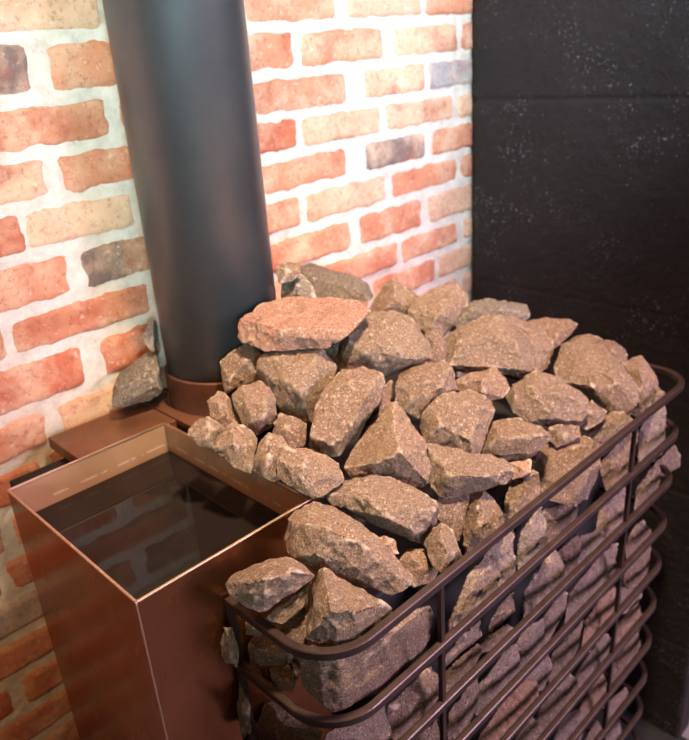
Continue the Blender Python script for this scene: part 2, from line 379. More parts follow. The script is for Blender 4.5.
# ------------------------------------------------------------------ stones: every one its own object
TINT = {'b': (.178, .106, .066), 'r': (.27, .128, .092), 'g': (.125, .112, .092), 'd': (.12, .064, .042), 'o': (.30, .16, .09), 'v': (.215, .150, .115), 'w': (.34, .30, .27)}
STONES = json.loads('''[
["flat reddish slab of stone lying on top beside the black flue pipe","top","r",[49,-256,1237],[[21,68,52],[87,2,55],[135,-66,50],[168,-95,32],[152,-155,22],[130,-154,6],[10,-193,-10],[-28,-151,-46],[-85,-86,-52],[-151,-13,-50],[-172,56,-35],[-167,89,-25],[-138,82,28],[-128,1,21],[-116,-61,13],[-65,-95,16],[3,-124,22],[65,-142,25],[110,-150,25],[163,-122,10],[134,-130,-1],[59,-129,-36],[-148,93,-28],[-147,100,26],[-152,100,18],[-155,100,7],[-46,100,47],[-65,100,44],[-86,100,40],[-155,100,-18],[-142,100,-23],[-41,100,47],[-8,100,41],[42,100,-4],[14,100,37],[32,100,25],[45,100,-1],[39,100,-5],[36,87,39],[52,92,-3],[96,41,-7],[37,85,40],[43,77,41],[93,13,47],[149,-49,36],[161,-55,22],[154,-36,6],[142,-14,-8],[111,24,-8],[144,-44,39],[131,-30,41],[-129,100,-28],[107,26,-9],[138,-57,-19],[140,-31,-14],[115,13,-10],[109,24,-9],[112,-75,-26],[64,-107,-39],[-12,-129,-53],[29,-122,-46],[-58,-96,-53],[-79,-80,-54],[-141,-18,-51],[-148,-11,-50],[-150,3,-48],[-159,63,-39],[-154,79,-35],[-147,86,-33],[-137,95,-30]]],
["small greenish grey stone behind the reddish slab, touching the flue pipe","top","g",[93,-197,1260],[[39,-3,40],[40,-47,7],[18,-75,-19],[34,49,36],[57,72,11],[51,14,31],[74,53,5],[56,-22,-2],[62,8,-11],[38,-45,-28],[53,-4,-32],[-1,-23,-42],[-36,5,-39],[10,44,-45],[-49,13,-6],[-50,12,-11],[-33,27,-22],[-28,30,-23],[-14,42,-26],[27,77,-2],[7,60,21],[14,66,15],[-51,-7,-32],[-50,-7,-35],[-45,-11,-36],[-18,-44,-36],[-16,-47,-35],[-23,-56,-6],[-13,-52,-32],[-31,-50,1],[-34,-45,-3],[-16,-34,25],[-19,-34,24],[-27,31,19],[-14,-32,26],[-21,-34,22],[-9,-26,30],[19,22,47],[-26,-20,20],[-11,45,29],[18,30,46],[-7,42,32]]],
["brown stone against the bricks, half hidden behind the flue pipe","top","b",[85,-191,1289],[[2,-2,37],[32,-39,28],[11,-65,7],[-23,-46,-21],[-55,-25,-22],[-33,-40,20],[15,14,30],[24,26,16],[43,-20,20],[29,-40,-2],[-11,-31,-24],[-40,-8,-26],[-11,15,-26],[-42,-7,8],[-53,-16,-16],[-41,-5,-22],[-39,-4,-23],[-14,17,-22],[-16,15,33],[-32,2,26],[-11,19,-21],[-8,22,-20],[15,41,4],[0,29,26],[-7,22,29],[10,37,17],[17,43,8],[14,41,12],[0,6,-25],[1,-13,-24],[10,-19,-19],[34,-26,-5],[44,-8,1],[33,16,-5],[15,12,-16],[6,10,-21],[52,11,6]]],
["long dark grey stone against the brick wall behind the reddish slab","top","g",[307,-54,1190],[[-41,77,83],[48,-71,35],[79,-113,2],[66,-157,-38],[24,-170,-45],[-78,-116,-41],[-131,-41,-20],[-128,17,13],[-95,-8,51],[-39,-105,19],[4,-147,-8],[79,-32,18],[113,31,-11],[97,-82,-9],[145,14,-39],[88,-122,-47],[124,-29,-61],[45,-136,-53],[86,-48,-62],[-37,-71,-55],[30,5,-66],[-97,-10,-31],[-3,61,-53],[-84,54,-4],[-70,92,79],[-103,92,71],[-109,92,62],[-98,92,48],[-79,92,27],[-50,92,5],[-2,92,-27],[20,92,-20],[81,92,2],[-22,92,72],[-5,92,63],[57,92,22],[74,92,10]]],
["peaked brown grey stone at the brick wall, right of the reddish slab","top","b",[283,-241,1196],[[-102,50,-5],[-9,62,57],[26,48,71],[28,-14,48],[-86,-29,-32],[-129,6,-20],[-25,1,56],[-75,-37,29],[-73,70,-15],[-3,104,-34],[15,81,44],[65,116,7],[55,75,53],[75,94,22],[62,20,30],[90,63,1],[65,-50,-8],[81,3,-22],[18,-55,-40],[74,22,-57],[-55,-2,-43],[-3,40,-48],[-90,37,-34],[-33,64,-40],[44,-72,6],[46,-72,3],[47,-73,1],[43,-74,-1],[-11,-87,-28],[-18,-87,-28],[-42,-74,7],[-37,-74,8],[-33,-74,8],[-41,-76,3]]],
["broad tan stone leaning on the brick wall near the black corner","top","b",[299,-313,1177],[[-31,59,73],[53,38,90],[106,-1,91],[106,-44,54],[77,-59,28],[-120,-35,-64],[-62,19,58],[-3,-26,66],[-5,-58,26],[89,66,68],[146,35,67],[140,-10,34],[153,34,3],[110,-26,10],[149,35,-22],[23,-30,-40],[-65,-21,-84],[-72,1,-80],[-51,14,-82],[-59,18,-71],[-68,23,-57],[145,58,10],[137,70,43],[145,49,-13],[126,37,-39],[59,75,62],[98,74,57],[50,23,-69],[83,28,-59],[-13,15,-83],[97,31,-53],[-29,13,-85],[-104,54,25],[-87,39,-14],[-72,67,55],[-12,72,63],[23,74,63],[-102,58,36],[-99,61,42],[-93,62,46],[-7,-56,-28],[-18,-55,-34],[-100,-47,-74],[-1,-57,-24],[10,-60,-14],[-102,-47,-73],[-107,-46,-71],[-110,-46,-69],[-7,-60,-14],[-118,-45,-50],[-114,-46,-18],[-6,-61,4],[-23,-59,18],[-47,-56,31],[-64,-53,36],[-53,-55,33],[-77,-52,35],[-73,-52,36]]],
["large blocky stone right of the reddish slab with a step across its face","top","b",[142,-341,1181],[[-20,107,101],[18,67,98],[90,32,89],[106,-17,71],[95,-84,-1],[-89,99,51],[-127,39,54],[-64,-49,54],[-8,-24,85],[59,-33,70],[38,-119,-10],[-23,-104,-1],[-82,-50,-29],[-119,-20,31],[111,56,70],[139,21,48],[125,-46,-20],[110,-73,-57],[19,-38,-69],[-29,-9,-77],[63,-124,-29],[66,-121,-33],[16,-78,-52],[-5,-63,-58],[58,-125,-27],[50,-123,-27],[-22,-89,-32],[-46,-68,-41],[-65,-41,-57],[-40,-38,-66],[-52,-31,-68],[-66,-32,-64],[111,58,68],[106,61,70],[135,35,44],[54,84,83],[138,30,39],[140,21,27],[133,-16,-29],[125,-28,-50],[120,-35,-62],[-37,114,91],[-14,112,97],[33,-19,-72],[93,-31,-66],[-24,-7,-77],[-35,-3,-75],[-80,19,-63],[-93,98,45],[-78,104,60],[-51,112,83],[-147,51,-43],[-127,80,7],[-158,61,-33],[-151,52,-42],[-153,54,-41],[-156,56,-39],[-159,59,-36]]],
["large pale stone with a flat rectangular face below the dark bluish stone","top","b",[303,-391,1131],[[-47,74,76],[27,56,100],[82,39,102],[107,-11,100],[136,-55,62],[156,-98,16],[116,-135,-14],[-34,-57,-53],[-150,27,-15],[23,-154,-27],[45,-101,54],[-21,-15,89],[-99,4,60],[-8,94,55],[63,78,77],[101,52,85],[142,79,34],[155,24,71],[169,51,29],[161,-30,44],[215,-1,-35],[142,-106,-28],[101,-126,-75],[148,-47,-86],[43,-88,-67],[124,-8,-89],[-7,-38,-62],[-75,24,-43],[-95,59,-37],[8,91,-60],[-94,97,-5],[10,121,-37],[102,111,13],[74,103,38],[95,114,-1],[86,115,-4],[13,121,-35],[10,121,-34],[-25,96,51],[0,97,51],[-98,102,23],[-3,119,-28],[51,-146,-59],[79,-148,-66],[75,-155,-53],[40,-155,-40],[-117,-1,-28],[-120,1,-27],[-137,13,-20],[36,-135,-57],[19,-117,-56],[-17,-81,-54],[-69,-36,-42],[-136,-1,-10],[-113,-41,3],[27,-138,-46],[-14,-126,-19],[18,-141,-37],[-83,-71,-1],[-78,-75,-2],[-86,96,44],[-136,71,5],[-130,80,7],[-128,83,8],[-120,89,14],[-103,100,27],[-153,3,10],[-155,8,7],[-105,4,55],[-99,13,57],[-153,0,11]]],
["narrow stone wedged at the right end of the pale rectangular stone","top","b",[471,-380,1100],[[-73,95,95],[-20,39,79],[11,-41,48],[10,-88,13],[-19,-109,-24],[-80,-120,-58],[-125,-104,-66],[-54,-43,44],[-94,-77,6],[-32,111,72],[10,53,60],[51,63,21],[44,-19,29],[88,18,-7],[35,-68,-1],[78,-20,-27],[16,-83,-39],[45,-42,-46],[-36,-89,-74],[20,-40,-78],[-82,-77,-80],[-11,-29,-84],[20,115,34],[28,101,14],[30,96,8],[32,103,30],[34,93,7],[59,73,9],[43,91,22]]],
["pointed tan stone close to the black wall, tip aimed right","top","b",[578,-374,1076],[[-94,95,56],[-10,47,61],[33,-29,52],[45,-59,34],[-111,-30,-38],[-61,0,38],[-67,-37,21],[-52,112,37],[19,117,3],[18,60,45],[65,-8,34],[106,32,0],[71,-38,20],[111,10,-11],[-72,-9,-50],[6,31,-61],[-64,-15,-47],[-9,11,-54],[82,4,-23],[38,15,-45],[56,-39,6],[80,-9,-12],[-71,-20,-45],[-92,-38,-35],[-68,-47,-21],[27,-58,14],[46,-46,9],[-17,-53,-2]]],
["dark bluish stone in the corner at the foot of the black wall","top","g",[490,-284,1122],[[-157,68,-2],[-88,79,44],[-3,48,57],[63,-27,42],[115,-84,22],[82,-119,-18],[-91,9,40],[25,-85,17],[-112,90,-18],[-25,106,-38],[-31,112,20],[38,124,-12],[27,66,41],[90,98,-1],[95,-1,25],[118,34,-5],[140,-57,7],[147,-8,-16],[143,-22,-50],[29,-68,-42],[100,5,-65],[-108,54,-44],[-35,69,-51],[8,-92,-15],[8,-97,-29],[1,-93,-31],[-8,-85,-31],[-151,31,-30],[-154,36,-25],[-97,11,33],[-85,3,39],[-23,-49,33],[-20,-52,33],[-17,-55,32],[-8,-64,27]]],
["thin brown stone flat against the black wall","top","b",[596,-421,1061],[[13,-3,36],[32,-52,21],[-29,-68,-20],[-77,9,-21],[-40,-22,21],[18,69,-17],[4,53,14],[35,53,-4],[35,8,24],[73,29,-4],[53,-37,9],[81,-6,-13],[44,-66,-13],[81,-24,-31],[-1,-51,-30],[41,-17,-41],[-59,15,-26],[-3,29,-36],[-33,67,3],[-30,65,5],[-36,65,3],[-69,47,10],[-26,55,15],[-25,41,27],[-32,31,34],[-61,40,18],[-38,31,32],[27,-64,12],[30,-76,-7],[16,-76,-8],[-3,-76,-10],[5,-68,4]]],
["small rounded brown stone by the black wall, behind the wide wedge stone","top","b",[602,-475,1051],[[-4,40,47],[18,12,48],[16,-45,16],[-26,-69,-11],[-61,-52,-28],[-73,4,-20],[-45,-16,31],[43,24,34],[32,-33,7],[58,-7,-10],[1,-53,-22],[46,-16,-36],[-33,-37,-38],[53,28,23],[31,36,34],[-5,44,42],[5,43,42],[59,18,8],[62,12,-2],[53,-1,-23],[41,-9,-37],[37,-11,-41],[-66,7,-22],[-65,12,-15],[-60,26,8],[-28,45,41],[-46,43,37],[20,-12,-44],[-45,1,-30],[10,-12,-46]]],
["wide wedge shaped stone with a lit flat top near the far curve of the rail","top","b",[471,-510,1051],[[-93,115,59],[10,148,100],[17,111,119],[39,59,113],[76,28,110],[-27,-155,-36],[-79,-25,-42],[-126,80,29],[-119,10,35],[-110,-38,36],[-58,-96,43],[-2,-142,13],[-39,76,93],[-37,134,32],[31,125,1],[33,151,83],[64,129,90],[-32,-76,-77],[-48,-10,-52],[-64,104,1],[8,102,-21],[28,64,-48],[22,47,-57],[15,18,-66],[-4,-114,-80],[-4,-111,-80],[-4,-107,-81],[97,38,97],[96,65,91],[95,85,86],[58,131,1],[61,136,6],[81,146,44],[74,143,30],[54,124,-6],[2,-53,-81],[7,-21,-75],[0,-67,-82],[14,-149,-37],[18,-155,-28],[89,128,65],[85,139,54],[34,-137,2],[62,-65,45],[28,-149,-7],[-73,-94,-62],[-68,-97,-65],[-66,-100,-65],[-45,-138,-64],[-52,-137,-58],[-73,-96,-60],[-46,-142,-61],[-49,-140,-58]]],
["upright stone standing behind the far end of the top rail","top","b",[523,-560,1040],[[2,48,90],[42,18,96],[54,-1,66],[37,-44,31],[30,-56,-18],[-43,-60,-51],[-81,-37,-83],[-102,-13,-71],[-6,70,47],[46,71,10],[35,59,69],[90,69,19],[77,33,72],[113,47,25],[82,12,47],[72,-26,12],[106,3,-17],[55,-41,-30],[105,-4,-52],[3,-38,-70],[56,-6,-76],[-53,-25,-89],[29,10,-98],[-72,-2,-79],[16,27,-91],[-92,-41,-36],[-67,-48,17],[-94,-40,-39],[-66,-48,20],[-98,-28,-51],[-66,29,6],[-34,62,63],[-41,-16,65],[-39,-13,67],[-32,60,68],[-38,-8,69]]],
["small stone tucked inside the far curve of the top rail","top","b",[588,-565,992],[[-28,20,21],[15,9,43],[-66,4,-24],[-25,-20,27],[-13,24,13],[-41,12,-33],[-7,16,-33],[19,-2,39],[11,-23,30],[6,-34,18],[4,-36,15],[18,-6,-29],[20,3,-36],[-32,-19,-16],[20,6,-37],[20,27,-13],[8,-4,-32],[20,0,-34],[-39,-14,-22],[-34,-13,-24],[-19,-8,-28],[20,29,-4],[20,28,-10],[20,17,27],[6,-3,-33],[20,11,40],[20,6,40],[20,0,39],[20,16,30],[4,-36,7],[6,-34,4]]],
["oval stone with a lit edge mid heap, below the pale rectangular one","top","b",[325,-506,1068],[[-98,101,33],[57,6,69],[65,-69,36],[64,-106,13],[44,-118,-9],[-140,43,8],[-119,51,51],[-94,12,69],[-41,-57,62],[15,-101,23],[-94,-58,14],[-64,111,16],[25,122,-28],[80,21,50],[139,60,-6],[97,-46,14],[-22,-52,-66],[-68,19,-48],[33,61,-82],[-85,69,-19],[2,86,-49],[65,110,-8],[38,121,-16],[111,91,8],[-47,113,26],[9,119,-4],[63,73,53],[46,67,68],[-58,108,37],[41,66,72],[12,59,93],[-75,91,71],[2,61,93],[6,60,94],[-68,-33,-46],[-27,-54,-64],[-11,-83,-53],[-120,-8,-22],[-130,-7,-15],[-118,-27,-8],[-6,-117,-29],[-1,-103,-45],[-86,-65,-4],[-60,-86,-9],[-24,-108,-21],[-14,-114,-25],[108,-40,1],[142,43,-16],[72,36,-71],[43,10,-82],[30,-14,-78],[88,-76,5],[98,-61,4],[11,-74,-61],[10,-84,-57],[75,-97,6],[9,-97,-50]]],
["small stone with a dark right face under the pale rectangular stone","top","b",[246,-441,1111],[[-100,52,31],[-32,17,52],[37,-12,54],[41,-55,24],[24,-78,-1],[-11,-82,-21],[-52,-50,-26],[-58,-31,44],[-66,-44,12],[-72,64,17],[-7,77,-14],[2,39,31],[41,53,0],[57,-39,13],[81,-3,-13],[46,-58,-14],[76,-14,-35],[17,-59,-36],[43,-24,-43],[-21,-28,-40],[35,13,-59],[-71,22,-21],[-7,45,-41],[50,46,-2],[73,26,-7],[42,-8,49],[36,15,37],[37,35,19],[54,-4,35],[74,8,7],[81,13,-4],[80,17,-6],[52,-5,38],[-98,10,-8],[-95,9,-10],[-93,6,-11],[-78,-18,-17],[-97,7,-7],[-95,3,-7]]],
["brown stone with a notched top directly behind the kite shaped stone","top","b",[138,-407,1133],[[85,-47,63],[-88,-29,-55],[-82,14,50],[-22,-23,69],[36,-57,65],[-84,-37,11],[110,-19,41],[87,-57,-17],[127,13,-53],[67,-53,-31],[-45,-20,-76],[24,35,-94],[-56,-3,-69],[12,44,-85],[4,73,-66],[135,60,-2],[111,8,46],[132,52,5],[2,13,74],[105,3,52],[82,-14,72],[13,7,76],[79,-13,72],[7,9,76],[-83,-52,-57],[-88,-52,-53],[-86,-53,-49],[-27,-79,29],[-23,-80,31],[-21,-81,33],[65,-84,0],[48,-78,-16],[46,-77,-17],[34,-75,-21],[63,-84,2],[-16,-81,33],[30,98,-34],[14,87,-47],[-41,58,52],[43,107,-21],[-40,54,-51],[-12,71,-58],[-7,74,-57],[-86,25,-34],[-72,33,-42],[-109,11,-22],[-61,45,49],[-46,54,51],[47,110,-17],[-112,10,-17],[-109,12,3],[-96,22,32],[-83,31,42]]],
["flat kite shaped stone facing up in the centre of the heap","top","b",[151,-471,1093],[[-32,31,103],[53,11,88],[95,-41,49],[-41,-99,-34],[-97,-63,-65],[-152,17,-1],[-95,34,77],[-17,-20,87],[16,-63,62],[-82,-84,11],[-123,-15,52],[-64,-37,-81],[0,14,-94],[-6,50,-77],[-100,53,-32],[119,46,-1],[68,32,67],[77,21,63],[75,21,66],[107,36,19],[67,24,74],[115,48,-4],[112,49,-7],[92,55,-19],[-65,77,-34],[-3,77,-63],[-91,75,-10],[16,75,-66],[62,38,67],[41,38,77],[71,38,60],[-47,44,99],[-17,42,92],[-81,-94,-57],[-81,-96,-54],[-121,70,29],[-116,71,21],[-114,65,45],[-104,60,62],[-89,53,81],[-89,-82,-59],[-83,-95,-51],[-88,-88,-52],[-46,-57,-79],[-19,-16,-92],[5,13,-95],[18,25,-94],[23,29,-92],[28,32,-91],[68,36,-54],[111,40,-15],[-27,-95,-25],[-47,-82,-57],[-53,-71,-73],[-48,-62,-77],[119,40,-9],[122,40,-5],[105,-17,33],[99,-35,43],[95,-41,45],[79,-54,42],[12,-83,3],[64,-65,38],[103,-23,36]]],
["tall smooth rectangular stone tilted towards the right, in front of the stepped block","top","b",[6,-370,1144],[[-40,12,71],[41,14,103],[99,-3,92],[125,-56,79],[117,-75,59],[64,-93,15],[-3,-80,-47],[-100,-100,-71],[-124,-64,-78],[-126,-87,-25],[-85,-109,-18],[24,-93,55],[71,-71,75],[8,-26,89],[-70,-25,46],[75,51,72],[117,22,70],[154,-18,51],[148,22,10],[143,-38,33],[145,12,-6],[91,-57,-8],[67,13,-83],[-60,-58,-94],[4,5,-106],[-94,-36,-92],[-16,28,-109],[5,62,-78],[66,71,-42],[103,76,-16],[123,78,5],[-18,59,-91],[-76,42,-70],[-68,32,6],[-46,34,26],[58,54,63],[20,45,58],[83,60,61],[-14,38,52],[124,76,17],[117,72,29],[125,78,9],[-121,9,-65],[-148,-27,-55],[-95,35,-57],[-148,-32,-44],[-144,-43,-8],[-80,21,15],[-79,32,-8],[-81,32,-13],[-136,-37,0],[-127,-30,7],[-87,7,27],[-82,14,25],[-81,17,20]]],
["pyramid shaped stone with a sharp pale ridge","top","b",[15,-450,1100],[[-141,30,7],[-92,44,36],[-18,43,76],[52,37,117],[73,29,120],[75,-3,93],[57,-84,41],[1,-142,-45],[4,-20,107],[-68,-105,69],[-106,-72,46],[-112,48,-10],[103,26,64],[7,39,-71],[-106,25,-40],[-39,51,-59],[-10,-132,-54],[-14,-123,-60],[-125,-9,-26],[-136,3,-22],[-140,4,-17],[-111,-61,36],[-93,-80,30],[-107,-68,41],[95,60,-46],[67,30,-81],[54,9,-90],[52,5,-91],[131,73,26],[124,53,30],[101,-4,36],[13,-93,-79],[15,-89,-80],[44,-11,-92],[41,-18,-92],[91,-27,35],[69,-71,31],[33,-117,-7],[16,-133,-31],[7,-135,-50],[10,-112,-67],[24,-126,-20],[120,87,-15],[53,86,-42],[32,85,-51],[15,83,-50],[-29,77,-48],[-58,70,-35],[-81,62,-17],[-90,56,-1],[-13,46,73],[-1,46,78],[63,47,106],[102,57,87],[131,79,19],[-33,76,-48],[-39,75,-46],[-91,53,11],[-87,48,33],[-78,48,38],[101,56,90]]],
["bulky stone with a bright pitted top just below the reddish slab","top","b",[2,-280,1175],[[-67,59,49],[-42,59,63],[40,29,68],[90,-65,46],[94,-108,14],[-51,-129,-102],[-70,-106,-98],[-100,-49,-66],[-72,-120,7],[-10,-102,46],[-77,-78,20],[-63,-124,-47],[-15,87,42],[34,81,55],[68,112,6],[99,-17,47],[120,-20,20],[86,-71,-39],[-25,-93,-114],[-44,-74,-109],[-66,-10,-85],[-7,44,-95],[-22,-77,51],[-51,-29,55],[-52,-26,56],[-52,-18,57],[-51,-8,59],[49,-72,61],[34,-80,58],[16,-88,54],[-7,49,76],[-47,1,61],[75,-58,67],[76,-53,69],[66,-35,70],[13,42,77],[8,49,78],[32,-123,-30],[49,-122,-12],[52,-121,-13],[56,-121,-10],[-82,59,9],[-83,58,-2],[-81,58,-4],[-52,75,38],[-66,68,26],[-73,64,19],[-63,63,-21],[-8,80,-66],[-36,82,39],[-18,89,39],[-8,92,35],[7,85,-77],[39,109,18],[62,117,2],[-98,-34,-27],[-101,-33,-44],[-89,-26,18],[-90,27,-13],[-87,-16,22],[-85,5,27],[-79,55,33],[-80,56,28],[-80,57,24],[-83,58,11],[7,81,-80],[6,79,-82],[5,74,-85],[1,36,-101],[2,-4,-113],[3,-31,-120],[7,-46,-121],[105,-70,-19],[85,-69,-41],[116,-70,-6],[117,-63,-3],[73,112,4],[66,117,-3],[82,102,10],[100,55,16],[112,21,18],[120,-11,17],[120,-15,16]]],
["grey brown angular stone under the left end of the reddish slab","top","b",[-33,-213,1171],[[-42,49,36],[-34,-39,-24],[-74,-24,-25],[-78,-10,-42],[-75,4,-22],[10,12,71],[-12,-41,53],[-66,-21,4],[1,-58,14],[95,0,32],[30,-39,-20],[-9,-2,-39],[-59,12,-49],[-55,28,-32],[-33,46,-37],[-36,48,-25],[-40,49,-8],[-41,49,6],[-25,44,-54],[-29,45,-46],[-31,46,-42],[-4,36,-50],[5,33,68],[18,28,75],[81,5,47],[14,29,-46],[54,15,-35],[41,19,-39],[60,13,67],[19,-59,-14],[23,-57,-12],[20,-55,15],[17,-59,-9],[75,-29,47],[81,-27,47],[83,-26,45],[28,-51,21]]],
["rounded tan stone with a rough pocked face near the flue collar","top","b",[-72,-293,1150],[[-21,36,71],[33,29,71],[-57,-62,-40],[-65,3,43],[-52,-32,59],[-24,-69,52],[-66,-61,8],[2,66,49],[51,56,51],[11,-43,-42],[-38,-37,-51],[40,-39,19],[42,-35,26],[51,5,57],[51,9,58],[52,26,55],[47,84,-9],[37,42,-39],[33,22,-52],[32,15,-54],[32,9,-54],[31,-1,-51],[33,-36,-22],[33,-38,-20],[37,-38,0],[54,51,49],[50,98,4],[54,57,46],[49,94,-1],[32,-14,-42],[-79,-20,-4],[-82,-30,-15],[-71,7,22],[-59,-27,-40],[-79,-37,-28],[-83,-35,-20],[-49,48,48],[-53,43,46],[-56,38,44],[-48,-21,-46],[-32,-8,-49],[-41,54,46],[-16,71,37],[36,102,10],[-35,-82,31],[24,54,-37],[19,44,-45],[-38,-82,27],[4,25,-50],[1,23,-50],[-40,-83,24],[43,105,6],[45,103,2],[44,101,0],[-41,-81,14],[-12,-65,-35],[-5,-63,-35],[10,-64,4],[1,-61,-35],[4,-60,-32],[21,-59,-10],[22,-59,-6],[22,-59,-4]]],
["small brown stone beside the flue collar","top","b",[-105,-269,1154],[[-41,38,34],[4,39,49],[-42,-53,-29],[-61,-3,-1],[-27,-17,41],[-35,-50,14],[-26,57,21],[6,82,-7],[14,53,37],[33,78,6],[35,27,28],[42,50,4],[26,-11,-4],[41,30,-23],[8,-47,-38],[26,1,-47],[-27,-29,-39],[5,20,-51],[-41,24,-16],[-12,49,-28],[-12,-60,-16],[-5,-64,-32],[-3,-63,-32],[-9,-25,26],[-18,-44,12],[22,16,42],[7,0,40],[2,-59,-34],[15,-34,-16],[24,-15,-2],[26,-4,9],[31,19,34]]],
["tan stone behind the rim of the water tank, nearest the flue collar","top","b",[-155,-297,1149],[[-62,18,20],[-24,32,39],[15,13,47],[-32,-45,-18],[-50,-12,-9],[-14,-19,35],[-46,39,6],[-18,58,-12],[-13,47,27],[8,67,1],[28,36,31],[43,68,-1],[45,-6,-2],[42,17,-13],[22,-28,-19],[32,11,-31],[-19,-22,-29],[5,18,-40],[-37,7,-19],[-12,33,-29],[-28,-42,-1],[-26,-35,17],[-21,-33,22],[-8,-42,-17],[14,-38,-16],[21,-26,18],[33,-24,14],[35,-25,12],[37,-25,9],[19,-36,-16],[22,-35,-13]]],
["split tan stone with a pale ridge behind the water tank rim","top","b",[-142,-340,1142],[[-75,29,17],[-17,33,49],[11,25,61],[28,-9,46],[33,-40,18],[-30,-86,-41],[-60,-45,-18],[-10,1,55],[-42,-43,41],[-10,-57,18],[-2,52,33],[29,52,40],[43,16,28],[54,46,-3],[46,-15,2],[57,26,-23],[0,-58,-39],[25,-4,-54],[-16,-63,-51],[19,0,-68],[-40,-17,-34],[-14,50,27],[-69,34,12],[-56,32,-3],[35,60,28],[3,55,30],[-3,53,30],[-28,30,-29],[5,30,-51],[45,57,11],[52,55,-1],[52,52,-10],[34,42,-29],[-24,-86,-33],[-19,-82,-18],[-15,-80,-15],[-12,-78,-28],[5,-65,-5]]],
["upright tan stone behind the rim at the middle of the tank side","top","b",[-133,-391,1137],[[23,31,61],[46,1,43],[39,-28,25],[-52,-36,-17],[-6,-15,53],[38,50,43],[54,72,5],[57,18,28],[62,40,0],[52,-6,9],[67,34,-21],[22,-29,-20],[36,5,-33],[-16,-45,-43],[8,-7,-50],[-31,-9,-34],[-43,7,-24],[-55,0,-17],[-57,-2,-15],[-57,-2,-11],[-41,11,18],[-39,13,20],[-32,17,24],[-23,23,23],[0,38,21],[47,68,5],[-17,23,-38],[-5,31,-42],[9,41,-35],[50,70,2],[-28,-58,-35],[-40,-41,25],[-39,-40,28],[-26,-59,-37],[-22,-58,-35],[12,-45,-11],[27,-37,11],[-3,-35,27],[-34,-38,32],[14,-44,-7]]],
["dark brown stone with a pale cap at the inner corner of the water tank","top","b",[-110,-436,1125],[[-30,47,68],[17,23,55],[38,-15,41],[55,-51,17],[39,-82,-13],[-45,-58,-38],[-74,-28,-11],[-66,1,48],[-29,-24,59],[-54,-32,42],[3,-54,23],[38,47,32],[64,19,13],[73,-24,-4],[-47,1,-33],[41,51,25],[36,52,29],[30,52,34],[6,54,46],[74,43,-13],[52,49,12],[-37,22,-36],[-56,25,-18],[-54,49,55],[-23,54,61],[69,37,-31],[-84,31,10],[-81,30,7],[-84,31,13],[-61,46,51],[72,37,-31],[83,40,-29],[-23,20,-47],[-27,11,-46],[-28,7,-46],[-35,-14,-44],[-41,-47,-41],[-33,-77,-35],[-32,-79,-35],[84,25,-26],[83,5,-24],[69,-35,-21],[-42,-56,-40],[27,-82,-23],[-30,-79,-34],[47,-71,-21],[62,-47,-21]]],
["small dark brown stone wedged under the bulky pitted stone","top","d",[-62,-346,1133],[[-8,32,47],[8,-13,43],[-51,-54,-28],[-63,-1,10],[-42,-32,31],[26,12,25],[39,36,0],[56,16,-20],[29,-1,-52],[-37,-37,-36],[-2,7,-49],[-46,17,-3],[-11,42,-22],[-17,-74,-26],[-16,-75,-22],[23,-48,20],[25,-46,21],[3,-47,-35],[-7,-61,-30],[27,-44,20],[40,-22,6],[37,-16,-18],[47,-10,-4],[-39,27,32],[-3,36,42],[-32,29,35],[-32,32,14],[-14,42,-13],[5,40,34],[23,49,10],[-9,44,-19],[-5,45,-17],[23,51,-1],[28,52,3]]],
["long flat topped slab below the pyramid stone","top","b",[-48,-503,1072],[[-12,44,82],[38,18,63],[61,-40,42],[79,-105,12],[-24,-106,-49],[-47,-52,-32],[-86,18,1],[-133,53,45],[-93,-11,77],[-80,-79,39],[-42,-111,2],[20,-115,27],[-25,-68,57],[-91,127,38],[-74,124,45],[83,-14,16],[110,-67,-21],[105,-80,-33],[63,-94,-57],[101,-18,-93],[22,-96,-83],[55,-33,-97],[13,-67,-81],[49,-11,-97],[-58,41,-22],[11,83,-67],[-88,91,6],[-11,120,-47],[-11,93,46],[-5,82,52],[7,61,62],[-22,141,-15],[-30,142,-1],[-17,139,-22],[-31,138,8],[-5,132,-37],[8,120,-43],[35,28,60],[41,21,59],[58,68,-57],[110,12,-71],[80,-2,19],[63,8,37],[88,-6,9],[115,-16,-31],[126,-17,-53],[124,-5,-69],[126,-15,-57],[-127,96,65],[-124,64,70],[-123,103,64],[-107,29,78],[-89,18,83],[-103,106,68],[-121,107,64],[-74,30,84],[-73,81,77],[-100,106,69],[-91,99,71],[-22,-118,-39],[-18,-114,-53],[0,-108,-67],[-23,-120,-30],[15,-104,-77],[29,-119,0],[10,-120,-7],[27,-104,-70],[56,-117,8],[75,-113,4],[56,-104,-50],[67,-106,-35],[80,-110,-8]]],
